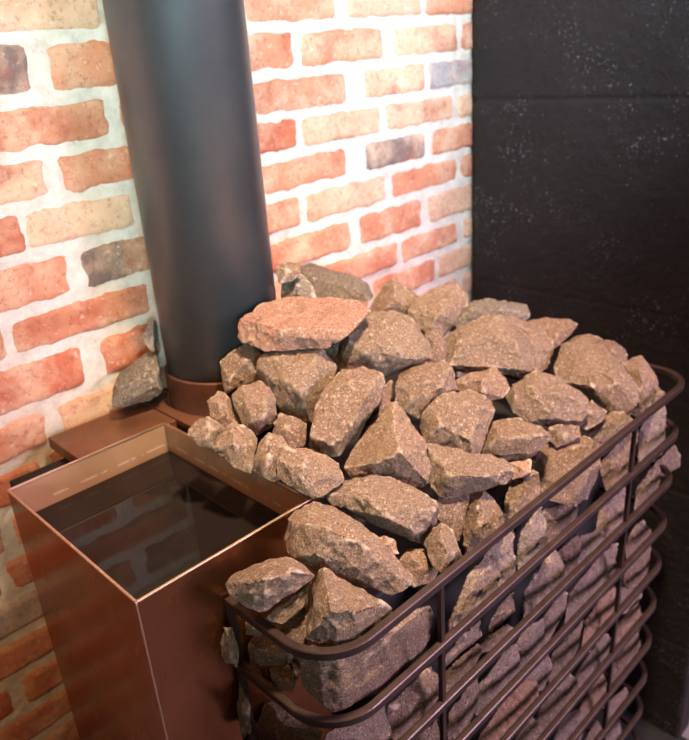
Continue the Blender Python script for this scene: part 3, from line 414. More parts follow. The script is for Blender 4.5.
["longest stone, lying diagonally from the corner of the water tank","top","b",[-148,-516,1070],[[-81,87,34],[-54,99,70],[-28,99,79],[14,82,90],[41,49,84],[60,-75,39],[95,-116,-35],[90,-154,-48],[72,-164,-55],[-96,67,22],[-76,48,88],[-66,29,101],[-45,-27,98],[-16,-73,75],[18,-120,32],[60,-152,-27],[-84,-24,48],[-34,-85,15],[-62,98,16],[99,-124,-87],[52,-107,-101],[-52,22,-38],[-71,64,-19],[-68,91,-6],[-22,125,36],[-24,125,34],[-10,-115,-34],[-100,16,25],[-104,32,20],[-104,36,17],[-101,35,12],[-74,11,-19],[-70,7,-23],[-59,-10,-29],[23,-144,-69],[23,-150,-64],[19,-148,-59],[8,-137,-49],[-27,106,-37],[-25,99,-44],[-19,85,-53],[-17,82,-55],[-7,116,53],[6,103,68],[20,88,82],[-21,125,26],[-25,113,-15],[9,33,-77],[56,-52,-105],[19,15,-83],[65,-68,-108],[76,-84,-107],[102,-116,-90],[25,81,82],[-11,120,46],[-18,125,34],[44,52,81],[110,-121,-74],[98,-82,-27],[85,-45,9],[73,-12,40],[47,44,77],[104,-100,-47]]],
["rough stone jutting over the near left end of the top rail","top","b",[-238,-509,1072],[[-92,35,45],[-72,36,58],[-15,11,70],[41,-12,68],[60,-35,49],[-72,-47,-1],[-87,-14,12],[-100,16,36],[1,-69,75],[-52,-56,83],[-87,-18,72],[-68,-58,31],[6,-72,29],[-75,51,25],[-39,67,-6],[-56,54,37],[-18,80,-8],[9,46,34],[33,79,-15],[56,14,39],[76,-5,20],[79,37,-21],[-68,9,-10],[-30,42,-38],[-77,44,7],[-40,63,-21],[9,35,-55],[1,33,-55],[-4,33,-55],[57,28,-48],[49,30,-50],[18,32,-55],[-7,29,-55],[78,28,-38],[82,27,-34],[12,31,-55],[-40,-6,-34],[-17,19,-49],[-57,-52,-4],[-52,-19,-26],[-50,-17,-28],[64,-68,17],[58,-71,19],[-51,-55,-2],[12,-69,13],[-36,-58,2],[84,8,-20],[84,22,-30],[84,26,-33],[65,25,-46],[79,-36,6],[70,-71,23],[65,-69,19],[68,-72,23]]],
["thin tilted stone in the gap under the overhanging rough stone","top","b",[-231,-530,1054],[[-64,14,1],[-18,-25,-11],[-41,-22,-12],[-17,-19,23],[3,-21,27],[-54,22,-9],[-4,20,6],[64,3,20],[-52,6,-17],[-57,-9,-8],[-60,-2,-9],[-64,9,-1],[-58,-6,-3],[-46,2,-19],[-49,7,-19],[-33,27,-19],[10,35,-19],[14,35,-19],[-12,-17,-19],[-27,-15,-19],[-34,-14,-19],[-42,22,-19],[-35,10,14],[-9,14,13],[-16,-1,23],[-10,-2,24],[58,-11,36],[62,1,16],[57,4,1],[55,4,-4],[18,30,-19],[57,-10,30],[17,-33,6],[19,-33,10],[55,-14,34],[40,-23,26],[27,-17,-10],[5,9,-19],[55,25,-11],[61,22,-9],[50,3,-9],[54,9,-9],[28,-15,-11],[22,-16,-12]]],
["big triangular stone inside the rounded near corner of the top rail","top","b",[-195,-562,1051],[[-18,9,68],[-67,-56,58],[66,-84,4],[73,-84,-6],[64,-84,5],[52,-84,11],[97,-84,-42],[-102,-11,-10],[-92,-36,14],[-87,-41,24],[-77,-51,42],[21,83,19],[-73,-55,49],[-16,-84,36],[-41,-74,48],[-33,-77,45],[33,93,-10],[-63,-65,48],[-59,-67,53],[13,48,63],[91,9,-49],[77,-2,-14],[66,3,3],[37,18,44],[14,46,64],[16,42,62],[-8,35,63],[6,83,-6],[18,82,18],[19,78,28],[19,80,23],[16,70,40],[8,52,61],[92,12,-53],[-37,18,51],[-65,0,39],[3,48,61],[-22,30,56],[-98,-6,-6],[39,98,-26],[35,97,-25],[83,28,-49],[-10,74,-16],[15,89,-18],[33,96,-24],[37,89,-34],[45,94,-35],[75,-84,-63],[97,-63,-64],[103,-52,-63],[93,10,-53],[94,3,-54],[-16,-84,-48],[23,-84,-54],[57,-84,-60],[-21,-82,-47],[-63,-65,-38],[-92,-36,-29],[-88,-40,-31],[-103,-8,-24],[-81,17,-24],[-100,0,-23],[-96,3,-24],[-93,6,-24],[-90,9,-24],[50,86,-37]]],
["tiny orange brown stone between the two long slabs","top","o",[-93,-541,1053],[[-15,26,20],[12,13,27],[32,-12,15],[9,-38,-5],[-6,31,11],[13,38,-9],[22,23,14],[28,27,-1],[47,15,-14],[20,-25,-17],[35,0,-32],[-9,-14,-20],[12,6,-32],[-20,13,-7],[-1,21,-17],[-30,7,6],[-30,6,2],[-16,-22,-14],[-19,-17,-11],[-12,-12,23],[-9,-16,24],[-8,-18,23],[-6,-24,16],[-12,-28,-11],[-15,-24,-13]]],
["orange tinted stone just inside the top rail at the first upright","top","o",[-58,-563,1018],[[-49,27,28],[-22,29,51],[10,13,42],[22,-42,-14],[-17,-43,-24],[-59,-27,-17],[-61,7,3],[-37,-16,46],[-22,-37,24],[-36,35,14],[-6,41,32],[26,59,-11],[23,25,25],[41,42,-10],[43,-6,8],[58,22,-25],[31,-30,-25],[40,-4,-39],[-4,-29,-37],[21,2,-54],[-35,-8,-38],[-5,15,-51],[-44,19,-12],[-1,44,-44],[28,-22,27],[25,-26,25],[15,-27,29],[21,-15,33],[8,-22,34]]],
["brown stone leaning beside the orange tinted one","top","b",[-36,-580,1040],[[-43,31,18],[22,25,55],[32,-8,40],[-62,-11,-2],[-30,-17,46],[41,40,32],[53,48,-1],[50,8,19],[61,27,-12],[20,-45,-17],[43,-9,-41],[-14,-41,-30],[12,-48,9],[14,-48,2],[18,-48,-15],[-7,-48,-20],[-49,-48,-19],[-22,-48,-23],[-37,-48,18],[-35,-48,21],[-39,33,14],[47,49,-2],[44,50,-7],[-8,32,37],[-38,32,20],[35,39,33],[37,40,32],[38,42,26],[6,33,44],[-26,-36,-32],[-13,-31,-35],[37,-5,-41],[36,-8,-42],[-59,-43,-22],[-48,-40,-25],[39,-1,-39],[40,38,-19],[-61,-41,-20],[-62,-18,-8],[-43,23,7],[-36,34,10],[37,50,-12],[-32,35,9],[-19,38,5]]],
["large wing shaped stone below the kite shaped one","top","b",[74,-539,1075],[[55,2,31],[102,-33,12],[107,-75,-4],[89,-87,-13],[-108,30,-16],[-90,-5,37],[-50,-45,31],[-20,-62,20],[67,-78,4],[-35,129,65],[93,-15,14],[105,-29,8],[-38,127,67],[-108,47,-15],[-50,103,65],[-42,117,68],[-39,122,69],[-30,131,48],[59,-81,-35],[52,-80,-35],[-70,100,19],[-109,50,-20],[118,-63,-14],[113,-39,-2],[111,-32,1],[-110,48,-22],[103,-74,-25],[113,-67,-18],[69,-77,-36],[-100,16,-36],[-94,5,-40],[-89,0,-41],[-83,-4,-42],[-52,-22,-43],[-21,-39,-42],[-15,-41,-42]]],
["block shaped stone with a lit flat top right of the kite shaped one","top","b",[195,-528,1061],[[-23,68,65],[35,5,69],[66,-49,45],[55,-92,35],[52,-92,19],[-84,-1,-18],[-90,-10,66],[-33,-54,55],[-46,40,66],[-68,64,-22],[-2,73,-45],[-14,84,18],[39,89,-17],[8,83,43],[71,98,-9],[62,22,47],[96,45,3],[98,-25,20],[124,12,-18],[100,-59,3],[132,-10,-34],[86,-65,-6],[118,-17,-38],[49,-7,-62],[51,23,-80],[-45,20,-40],[-56,64,45],[-119,37,8],[-115,23,25],[-57,61,46],[-122,31,11],[10,-39,-50],[-20,-20,-50],[-30,-18,-46],[8,-78,-7],[9,-66,-21],[11,-42,-48],[-52,-14,-35],[-78,-11,-21],[-30,-62,2],[2,-75,-5],[-94,-27,7],[-83,-14,-15]]],
["tan stone leaning on the top rail midway along the basket","top","b",[295,-563,989],[[-124,68,46],[69,-27,88],[70,-56,70],[-163,-7,-29],[-146,27,-19],[-90,3,72],[-15,-26,90],[17,-58,79],[-86,-61,35],[-25,-74,53],[-134,-10,13],[-92,79,26],[-65,82,41],[5,92,-8],[-23,76,48],[25,82,3],[60,34,61],[99,58,5],[75,-58,-17],[114,-7,-55],[18,-69,-68],[-109,43,-39],[38,-82,10],[28,-82,-6],[-4,-82,-53],[-36,-82,-67],[-108,-82,-59],[37,-82,23],[29,-82,25],[11,-82,28],[-29,-82,30],[-64,-82,3],[-92,-82,-23],[-2,96,-31],[2,96,-29],[-4,96,-29],[1,96,-23],[-9,96,-24],[-8,96,-21],[140,11,-35],[139,17,-34],[136,25,-29],[95,0,55],[126,39,-10],[106,-32,37],[134,1,-23],[134,30,-25],[91,-6,63],[100,-31,47],[89,-14,69],[103,-34,42],[27,6,93],[23,14,91],[-55,63,71],[-47,59,73],[2,-7,92],[-98,45,68],[-106,68,63],[-98,69,64],[89,3,-70],[-59,21,78],[84,7,-69],[91,-9,-71],[84,-15,-71],[25,-60,-70],[19,-65,-70],[13,-68,-70],[19,57,-61],[-14,77,-58],[-39,-82,-68],[3,-71,-70],[-108,-33,-60],[-116,16,-56],[-113,20,-56],[-109,24,-56],[-62,55,-56],[-99,-82,-64]]],
["lit stone behind the top rail, right of the leaning tan stone","top","b",[409,-562,1007],[[-117,41,7],[58,-61,28],[54,-63,5],[-18,-54,-26],[-94,-4,-34],[16,-50,33],[-56,-39,2],[-72,57,-17],[21,76,-58],[-42,59,10],[19,65,-24],[85,-43,8],[76,-47,-10],[112,-9,-43],[12,-38,-42],[68,-1,-67],[-53,-7,-61],[16,20,-78],[-56,11,-51],[55,45,-10],[59,45,-14],[78,33,-27],[111,-6,-37],[28,28,30],[86,-39,10],[88,-36,6],[94,-29,-5],[109,-10,-32],[25,25,33],[24,23,37],[27,5,44],[41,-30,52],[71,-39,26],[43,-34,52],[-96,-22,-39],[-96,-26,-39],[-101,-12,-30],[-88,46,20],[-72,50,23],[-68,51,25],[-59,46,28],[-98,7,23],[-105,19,20],[5,14,50],[-70,-19,35],[-66,-20,37],[-60,-20,38],[8,5,53],[6,11,51]]],
["upright pillar stone standing against the top rail","top","b",[67,-562,1012],[[45,10,66],[43,-24,48],[32,-62,8],[-59,-56,-42],[-110,-28,-43],[-94,-6,-9],[-28,-16,82],[-31,-57,48],[-26,50,29],[24,67,-15],[2,59,45],[46,75,-5],[44,43,63],[74,62,10],[95,52,-8],[66,-5,24],[94,29,-21],[55,-41,-14],[85,1,-48],[-34,-38,-58],[-79,-8,-62],[-21,20,-77],[-60,15,-33],[-5,39,-57],[38,39,69],[11,41,69],[36,16,74],[27,10,75],[-26,-14,82],[-54,29,19],[-32,47,35],[-21,49,47],[-13,50,57],[-9,42,69],[-83,-43,35],[-85,-43,32],[-88,-41,27],[-92,-12,-1],[31,12,-83],[25,12,-85],[-66,-34,50],[-31,-11,80],[-28,-6,80],[28,12,-84],[75,6,-66],[-30,-39,-57],[-24,-30,-63],[13,7,-84],[20,11,-86],[79,0,-60],[65,-19,-47],[42,-46,-31],[31,-54,-27],[-7,-74,-20],[-26,-54,-43],[-3,-76,-18]]],
["brown stone between the pillar stone and the leaning tan stone","top","b",[166,-559,999],[[-93,3,-20],[-48,24,22],[69,-16,57],[28,-49,-7],[-44,-33,26],[-67,-9,11],[-60,20,-40],[-6,38,-58],[-20,38,1],[23,51,-28],[21,40,42],[63,58,-6],[71,15,47],[97,39,-1],[92,1,33],[102,22,-3],[46,-34,-21],[93,11,-61],[-8,-31,-52],[36,4,-70],[-61,-5,-62],[-6,20,-75],[-5,25,59],[-2,28,59],[2,29,60],[55,4,64],[57,-3,65],[-10,-17,61],[-5,-17,62],[13,-16,63],[48,8,64],[-87,-20,-47],[-36,-43,-39],[-94,-22,-40],[-30,-45,-38],[-91,-25,-37],[-33,-47,-35],[-30,-47,-36],[-93,-24,-38]]],
["small reddish stone wedged beside the wing shaped stone","top","o",[176,-554,1039],[[24,-13,23],[-9,-39,6],[-33,-23,-9],[-57,-3,-12],[-30,-15,22],[27,-10,18],[5,-29,-4],[21,19,-5],[4,31,-7],[-15,29,8],[28,12,-2],[35,4,1],[25,15,-4],[22,-7,23],[26,-5,18],[28,-4,15],[-18,28,11],[18,-8,26],[-1,0,31],[-29,24,23],[12,18,-12],[0,27,-13],[-12,21,-14],[17,10,-11],[15,13,-12],[-41,6,-15],[24,-6,-10],[23,-2,-10],[13,-18,-10],[4,-19,-11],[-12,-20,-11],[-38,-9,-14],[-27,-19,-12],[-49,1,-15],[21,-10,-10]]],
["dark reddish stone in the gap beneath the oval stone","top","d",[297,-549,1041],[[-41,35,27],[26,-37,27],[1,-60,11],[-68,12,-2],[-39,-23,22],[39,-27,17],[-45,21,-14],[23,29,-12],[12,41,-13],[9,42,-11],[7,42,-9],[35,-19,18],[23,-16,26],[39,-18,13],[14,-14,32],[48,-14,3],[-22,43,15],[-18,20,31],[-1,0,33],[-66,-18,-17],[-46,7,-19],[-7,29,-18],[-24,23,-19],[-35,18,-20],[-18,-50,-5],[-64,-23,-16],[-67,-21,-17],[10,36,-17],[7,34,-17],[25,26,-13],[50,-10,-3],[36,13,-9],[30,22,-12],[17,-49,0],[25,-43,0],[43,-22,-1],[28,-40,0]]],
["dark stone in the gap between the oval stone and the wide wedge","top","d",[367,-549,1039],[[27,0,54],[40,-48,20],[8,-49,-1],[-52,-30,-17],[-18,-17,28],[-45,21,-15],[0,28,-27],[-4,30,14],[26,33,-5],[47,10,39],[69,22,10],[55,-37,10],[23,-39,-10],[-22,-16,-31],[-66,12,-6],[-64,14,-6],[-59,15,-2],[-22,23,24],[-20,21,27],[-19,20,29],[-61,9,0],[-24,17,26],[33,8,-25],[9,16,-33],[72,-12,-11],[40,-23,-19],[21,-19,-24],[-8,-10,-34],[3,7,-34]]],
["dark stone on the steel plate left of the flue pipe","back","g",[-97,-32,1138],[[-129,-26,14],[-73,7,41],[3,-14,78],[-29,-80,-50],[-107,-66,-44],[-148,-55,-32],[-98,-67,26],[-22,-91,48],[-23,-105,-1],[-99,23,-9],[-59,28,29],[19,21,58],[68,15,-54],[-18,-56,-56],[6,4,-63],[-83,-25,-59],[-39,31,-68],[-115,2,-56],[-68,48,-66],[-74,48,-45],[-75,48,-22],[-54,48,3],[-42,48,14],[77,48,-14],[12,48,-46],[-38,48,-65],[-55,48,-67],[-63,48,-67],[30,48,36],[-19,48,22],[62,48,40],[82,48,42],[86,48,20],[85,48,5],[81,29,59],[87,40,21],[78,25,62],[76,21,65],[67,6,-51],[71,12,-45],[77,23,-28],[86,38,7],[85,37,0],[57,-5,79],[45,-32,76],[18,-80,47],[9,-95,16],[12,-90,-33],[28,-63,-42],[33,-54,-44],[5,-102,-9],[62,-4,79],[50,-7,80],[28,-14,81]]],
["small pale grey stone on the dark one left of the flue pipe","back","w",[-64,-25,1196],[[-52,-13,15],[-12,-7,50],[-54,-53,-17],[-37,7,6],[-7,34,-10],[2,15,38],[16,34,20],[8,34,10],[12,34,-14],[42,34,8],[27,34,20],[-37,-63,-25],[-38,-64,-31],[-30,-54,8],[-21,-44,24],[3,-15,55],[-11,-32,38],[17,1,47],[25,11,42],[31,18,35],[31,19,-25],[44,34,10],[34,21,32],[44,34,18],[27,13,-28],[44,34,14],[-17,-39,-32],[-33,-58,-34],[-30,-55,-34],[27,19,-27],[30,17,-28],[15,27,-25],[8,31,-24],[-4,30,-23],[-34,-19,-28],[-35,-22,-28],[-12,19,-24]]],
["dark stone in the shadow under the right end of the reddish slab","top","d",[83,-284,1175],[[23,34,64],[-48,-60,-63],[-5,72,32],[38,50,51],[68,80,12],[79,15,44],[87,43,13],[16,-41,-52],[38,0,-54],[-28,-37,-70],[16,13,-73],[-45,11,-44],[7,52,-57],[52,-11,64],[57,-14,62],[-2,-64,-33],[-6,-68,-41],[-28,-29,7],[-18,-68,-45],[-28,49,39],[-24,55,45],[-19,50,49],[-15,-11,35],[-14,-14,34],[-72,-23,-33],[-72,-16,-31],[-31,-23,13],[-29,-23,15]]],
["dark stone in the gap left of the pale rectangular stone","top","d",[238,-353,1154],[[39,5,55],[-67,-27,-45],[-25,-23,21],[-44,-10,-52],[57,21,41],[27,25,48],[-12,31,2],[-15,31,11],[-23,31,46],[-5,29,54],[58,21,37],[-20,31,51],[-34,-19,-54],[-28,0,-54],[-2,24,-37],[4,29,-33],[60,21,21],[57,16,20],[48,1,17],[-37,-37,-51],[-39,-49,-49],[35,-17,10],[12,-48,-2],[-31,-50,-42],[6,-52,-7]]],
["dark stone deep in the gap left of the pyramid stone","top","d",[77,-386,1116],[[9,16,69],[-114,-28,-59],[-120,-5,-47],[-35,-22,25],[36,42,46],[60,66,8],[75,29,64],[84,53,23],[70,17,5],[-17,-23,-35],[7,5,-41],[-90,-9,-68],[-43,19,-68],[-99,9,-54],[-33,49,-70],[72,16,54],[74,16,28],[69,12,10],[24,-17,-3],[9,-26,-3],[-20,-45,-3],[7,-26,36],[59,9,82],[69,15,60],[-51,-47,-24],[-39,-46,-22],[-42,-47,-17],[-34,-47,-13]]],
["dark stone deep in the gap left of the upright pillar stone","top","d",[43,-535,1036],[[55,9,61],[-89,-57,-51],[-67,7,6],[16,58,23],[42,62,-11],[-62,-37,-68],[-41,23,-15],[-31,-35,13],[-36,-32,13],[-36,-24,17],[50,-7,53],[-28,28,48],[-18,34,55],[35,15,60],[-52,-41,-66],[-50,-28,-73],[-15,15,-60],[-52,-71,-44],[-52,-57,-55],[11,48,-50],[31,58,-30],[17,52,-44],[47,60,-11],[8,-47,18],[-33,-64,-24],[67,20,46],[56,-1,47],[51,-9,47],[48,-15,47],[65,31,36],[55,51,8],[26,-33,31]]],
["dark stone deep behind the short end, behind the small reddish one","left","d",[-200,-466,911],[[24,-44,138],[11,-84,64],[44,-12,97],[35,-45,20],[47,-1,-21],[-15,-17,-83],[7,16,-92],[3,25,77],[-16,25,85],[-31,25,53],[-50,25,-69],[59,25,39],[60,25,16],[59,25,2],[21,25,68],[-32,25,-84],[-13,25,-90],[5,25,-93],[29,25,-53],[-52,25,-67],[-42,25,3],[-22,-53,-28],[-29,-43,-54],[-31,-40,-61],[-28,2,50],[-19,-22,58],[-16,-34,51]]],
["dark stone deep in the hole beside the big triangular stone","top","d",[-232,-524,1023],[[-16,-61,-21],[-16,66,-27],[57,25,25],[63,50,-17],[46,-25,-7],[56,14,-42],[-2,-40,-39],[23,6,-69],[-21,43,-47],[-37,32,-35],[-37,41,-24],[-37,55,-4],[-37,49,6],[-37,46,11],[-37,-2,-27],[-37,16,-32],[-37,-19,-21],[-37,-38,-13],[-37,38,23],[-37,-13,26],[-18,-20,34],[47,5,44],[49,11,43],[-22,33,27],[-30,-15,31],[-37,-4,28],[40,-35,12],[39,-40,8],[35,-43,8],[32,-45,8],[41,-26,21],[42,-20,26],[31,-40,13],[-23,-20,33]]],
["rough stone behind the short end, between its first and second rails","left","b",[-231,-471,952],[[18,-82,37],[7,-82,10],[-36,19,-51],[-21,-53,35],[-34,18,5],[7,31,20],[26,-27,22],[32,-1,-8],[30,-58,12],[38,-18,-21],[24,35,-14],[22,35,-10],[10,35,11],[5,35,19],[-4,35,28],[-29,35,14],[23,35,-24],[24,35,-17],[7,35,16],[-36,35,-13],[-37,35,-35],[21,-55,-17],[-25,35,-61],[-17,-13,-41],[-2,-44,-25],[33,-20,-29],[25,-48,-19],[-27,32,-61],[-30,26,-59],[19,35,-54],[34,-11,-33],[16,-49,44],[17,-46,43],[4,14,33],[-19,-31,43],[-27,-26,42],[1,24,31],[-24,33,30],[-29,-15,40],[-29,-18,40],[-20,35,30]]],
["greenish pebble bulging out left past the end upright","left","g",[-274,-459,982],[[-1,2,58],[14,-20,66],[5,-46,23],[-10,-43,-29],[-21,-13,-31],[-22,4,-4],[-11,-25,41],[-18,-36,10],[23,-1,44],[15,-25,3],[22,1,-18],[-2,-28,-41],[9,-2,-48],[-12,1,-43],[15,11,39],[10,11,42],[4,11,46],[-9,11,36],[-13,11,28],[-16,11,15],[-14,11,-21],[-17,11,-12],[-17,11,0],[-12,11,-28],[-7,11,-38],[-3,11,-45],[1,11,-46],[25,11,13],[25,11,20],[23,11,30],[13,11,-34],[22,11,-14],[10,11,-40]]],
["small reddish stone above the second rail on the short end","left","o",[-221,-483,914],[[6,-43,25],[-8,-49,-20],[-26,5,-33],[-18,-20,27],[-8,41,12],[18,-6,33],[16,-26,5],[0,-35,-34],[8,-16,-38],[-17,15,-44],[11,-13,-33],[14,-16,-24],[18,-19,-2],[-3,25,-52],[0,15,-50],[4,5,-46],[18,-17,4],[-2,44,1],[-3,34,-30],[17,-2,29],[-16,26,26],[-16,32,23],[11,-17,48],[8,-23,50],[4,-20,48],[-14,35,22],[-9,26,27]]],
["small stone just under the top rail on the short end","left","b",[-236,-459,981],[[-3,-12,37],[3,-39,21],[-8,-34,-3],[-26,3,-4],[-18,-23,27],[5,1,22],[9,-27,11],[21,4,-17],[-1,-23,-13],[-7,11,27],[-11,11,31],[-14,11,29],[18,11,-9],[10,11,8],[5,11,14],[0,11,20],[-20,11,-12],[-19,11,15],[18,11,-15],[14,11,-20],[-15,11,-17],[2,-15,-17],[17,3,-22],[11,11,-23],[4,11,-22],[-6,10,-22],[13,9,-22]]],
["big brown stone below the second rail of the short end","left","b",[-230,-472,818],[[16,-55,93],[34,-136,78],[23,-134,13],[-15,11,96],[-24,-64,95],[66,37,-30],[56,-98,31],[80,-21,-43],[35,-108,-14],[59,-36,-65],[-31,34,-81],[-41,-24,40],[-41,-10,36],[-41,16,27],[-41,37,-5],[-41,-7,-45],[-41,-22,24],[-41,28,-45],[-41,21,-66],[8,37,86],[-2,37,89],[-11,37,91],[-26,37,58],[-37,37,28],[13,37,79],[-36,37,-40],[66,37,-34],[59,37,-57],[-28,37,-81],[-29,37,-77],[-26,37,-84],[22,37,-96],[31,37,-87]]],
["dark greenish stone bulging out left below the second rail","left","g",[-266,-459,882],[[16,10,87],[8,-21,55],[-16,-49,-26],[-33,-31,-60],[-20,6,3],[-12,-16,50],[15,-6,35],[-5,-29,-46],[4,-6,-49],[-23,-15,-73],[-8,4,-68],[21,11,10],[19,11,-8],[18,11,-16],[14,11,85],[-8,11,60],[-16,11,17],[-16,11,-3],[-14,11,-26],[-9,11,-46],[-6,11,-56],[-16,11,8],[14,11,-27],[21,11,29],[19,11,55],[16,11,84],[-1,11,-52]]],
["largest stone behind the rounded near corner, between first and second rails","front","b",[-188,-582,981],[[54,-41,-95],[-60,-26,72],[-74,77,-58],[-66,85,-16],[-114,50,75],[-50,79,0],[-2,34,57],[33,65,-13],[217,-13,7],[192,31,-50],[222,-22,-35],[214,41,-104],[189,-29,-91],[174,22,-125],[68,-19,-116],[95,37,-155],[-58,1,-107],[-96,6,-86],[-30,53,-131],[185,-44,-77],[162,-44,-80],[101,-44,-86],[192,-44,-64],[214,-44,-8],[65,-44,-51],[42,-44,0],[40,-44,15],[197,-44,48],[214,-44,-3],[49,-44,35],[-111,15,-69],[-117,32,-56],[-120,39,-47],[-124,49,72],[-122,43,86],[-115,27,103],[-123,46,79],[-81,-21,-80],[-97,-6,-82],[-103,1,-80],[-106,4,-76],[-77,-25,-77],[-83,-20,80],[-69,-28,-76],[-106,4,101],[-99,-3,97],[-86,-16,84],[-92,-10,93],[-67,-29,-63],[-125,51,67],[-125,56,47],[194,-44,49],[-125,53,2],[-63,-31,-4],[178,-40,52],[8,3,86],[-125,52,-14],[-77,-25,49],[-125,51,-16],[-75,-26,46],[-24,11,92],[-72,0,98],[35,-27,77],[-109,10,105],[-113,23,108],[47,-30,75],[125,-44,61],[119,-43,62],[51,-30,74]]],
["grey stone under the second rail at the rounded corner","front","v",[-187,-576,855],[[-100,1,104],[-28,-11,99],[71,-16,66],[50,-56,-67],[-71,-25,-34],[-55,-22,65],[14,-33,44],[-107,22,36],[-53,47,-23],[-77,22,66],[-26,53,-9],[-4,16,52],[80,1,38],[-53,-8,-58],[1,40,-117],[-115,10,66],[-117,14,50],[-109,-5,33],[-112,3,87],[-111,-1,66],[71,22,-134],[90,40,-39],[90,40,-35],[90,39,-32],[88,24,-5],[81,-5,15],[76,-17,12],[69,-34,3],[60,-24,-100],[58,-49,-47],[54,-50,-73],[58,-31,-94],[65,-39,-13]]],
["stone under the second rail just left of the first upright","front","b",[-100,-578,826],[[-80,7,79],[74,-6,110],[86,-22,59],[80,-31,11],[15,-31,-37],[-98,-21,-57],[-29,-29,62],[29,-28,63],[-55,25,44],[-9,45,-9],[84,7,83],[91,29,22],[101,-3,27],[90,-17,-11],[111,26,-69],[35,-10,-66],[65,26,-102],[-78,-6,-75],[-20,27,-106],[-75,12,-28],[-21,37,-66],[-103,-15,-17],[-97,-5,-1],[-87,2,58],[-98,-13,15]]],
["stone under the third rail left of the first upright","front","b",[-75,-581,754],[[-69,9,44],[35,-6,61],[32,-19,-17],[-33,-15,-31],[-14,-15,32],[-54,17,25],[-22,28,-9],[41,1,45],[43,12,11],[37,-12,-28],[41,4,-42],[-22,-6,-43],[-2,8,-53]]],
["tall stone behind the top two rails just right of the first upright","front","v",[25,-581,920],[[-120,-5,-57],[-109,2,1],[-21,9,85],[41,8,111],[91,-24,29],[25,-26,-31],[-54,-17,-55],[-84,-11,12],[-12,-20,74],[40,-22,66],[-43,-20,14],[-91,12,-78],[-80,18,-22],[43,-11,-49],[-55,29,-75],[-52,31,-40],[-17,25,34],[63,-10,-31],[48,-6,-53],[-10,23,47],[-2,22,63],[32,13,96],[43,9,107],[95,-15,42],[97,-18,21],[80,-14,-5],[77,-3,105],[48,7,107],[93,-10,93],[91,-8,101],[-81,10,-79],[-76,18,-83],[-54,27,-88],[-48,25,-86],[33,-2,-60],[38,-3,-59],[-68,-1,-70],[-49,-14,-59],[26,-7,-57],[-1,-11,-57]]],
["stone under the top rail below the pillar stone","front","v",[97,-577,946],[[-69,3,59],[19,-35,-75],[-32,-24,-107],[-92,24,13],[-17,53,-45],[-18,-14,-113],[19,13,-120],[-37,-7,-89],[20,28,-117],[7,-1,87],[-36,1,73],[-28,0,76],[19,-5,94],[34,15,58],[48,8,61],[30,-3,86],[-51,-22,-84],[25,-6,92],[29,11,66],[17,-1,90],[-18,-29,-25],[-42,-25,-74],[22,-6,93],[-18,-28,-20],[-29,-20,33],[-27,-21,29],[-57,-19,-76],[-64,-15,-62],[-116,12,34],[-105,8,43],[-101,7,45],[-47,-13,37],[21,-33,-69],[27,-21,-92],[32,-11,-98],[42,5,-100],[43,8,-98],[65,37,-23],[62,27,26],[59,19,40],[52,6,55],[48,0,59],[27,-28,-28],[41,-14,60],[69,41,-2],[66,34,14],[64,31,19],[41,-13,65]]],
["stone on the second rail gap, second column right of the first upright","front","b",[91,-580,846],[[-64,0,18],[-18,-2,58],[45,-10,73],[-16,-15,38],[-17,18,-39],[-47,9,2],[-14,20,-18],[-4,7,40],[24,23,1],[55,-1,56],[60,13,19],[56,-11,-13],[67,10,-37],[30,3,-38],[14,8,-44],[-14,9,-39],[6,9,-44],[52,-11,-14],[-50,6,-24],[-54,5,-20],[39,-24,16],[53,-13,-10],[-53,-4,-2],[-19,-14,10],[22,-22,17],[-62,2,-12],[-65,0,-7]]],
["low wedge of stone under the second rail, beside a dark hole","front","b",[75,-578,816],[[74,-29,9],[-20,-23,-16],[-9,-21,36],[79,-21,-2],[75,-3,-22],[-4,-12,-32],[25,10,-54],[-54,3,-17],[-5,25,-50],[43,14,-19],[57,10,-13],[65,7,-10],[-59,10,16],[-48,13,5],[-18,22,-19],[-1,26,-32],[52,-10,30],[65,5,-5],[48,-14,38],[-75,3,33],[47,-15,40],[-25,-9,47],[-71,2,34],[-71,-7,1],[-71,-6,-2],[-74,2,28]]],
["flat stone under the second rail touching the first upright","front","v",[8,-579,857],[[-82,6,19],[52,-15,58],[-21,-17,32],[-35,23,-50],[-68,12,6],[-27,28,-27],[10,5,34],[27,20,-3],[63,-3,37],[71,18,-7],[62,-13,-7],[63,6,-31],[28,11,-50],[-15,16,-51],[-6,-7,52],[-14,-4,50],[-1,-4,51],[16,-9,56],[5,-6,52],[-41,9,-41],[-28,10,-44],[1,7,-45],[-78,8,-29],[-74,8,-31],[23,6,-45],[49,-11,-15],[-91,1,-12],[-72,-6,-2],[47,-22,10],[-40,-15,12],[51,-13,-11],[57,-20,3],[55,-22,8]]],
["stone with a pale edge above the third rail right of the first upright","front","b",[6,-580,820],[[-107,-12,-33],[59,-24,28],[7,-22,-23],[-64,-12,-40],[-62,-8,54],[-14,-21,52],[-82,3,-56],[-42,17,-66],[21,-10,-40],[39,12,-62],[-47,-1,-55],[-16,14,-65],[57,18,-39],[59,12,-45],[60,6,-33],[62,-11,-1],[62,-13,3],[63,-20,21],[60,-11,39],[11,26,-23],[-24,27,-17],[34,24,-24],[-28,25,-14],[-63,13,21],[56,23,-25],[-75,6,37],[-78,4,41],[59,-9,43],[57,11,1],[-68,-2,53],[-48,-7,60],[46,-20,69],[4,-15,67],[34,-19,70]]],
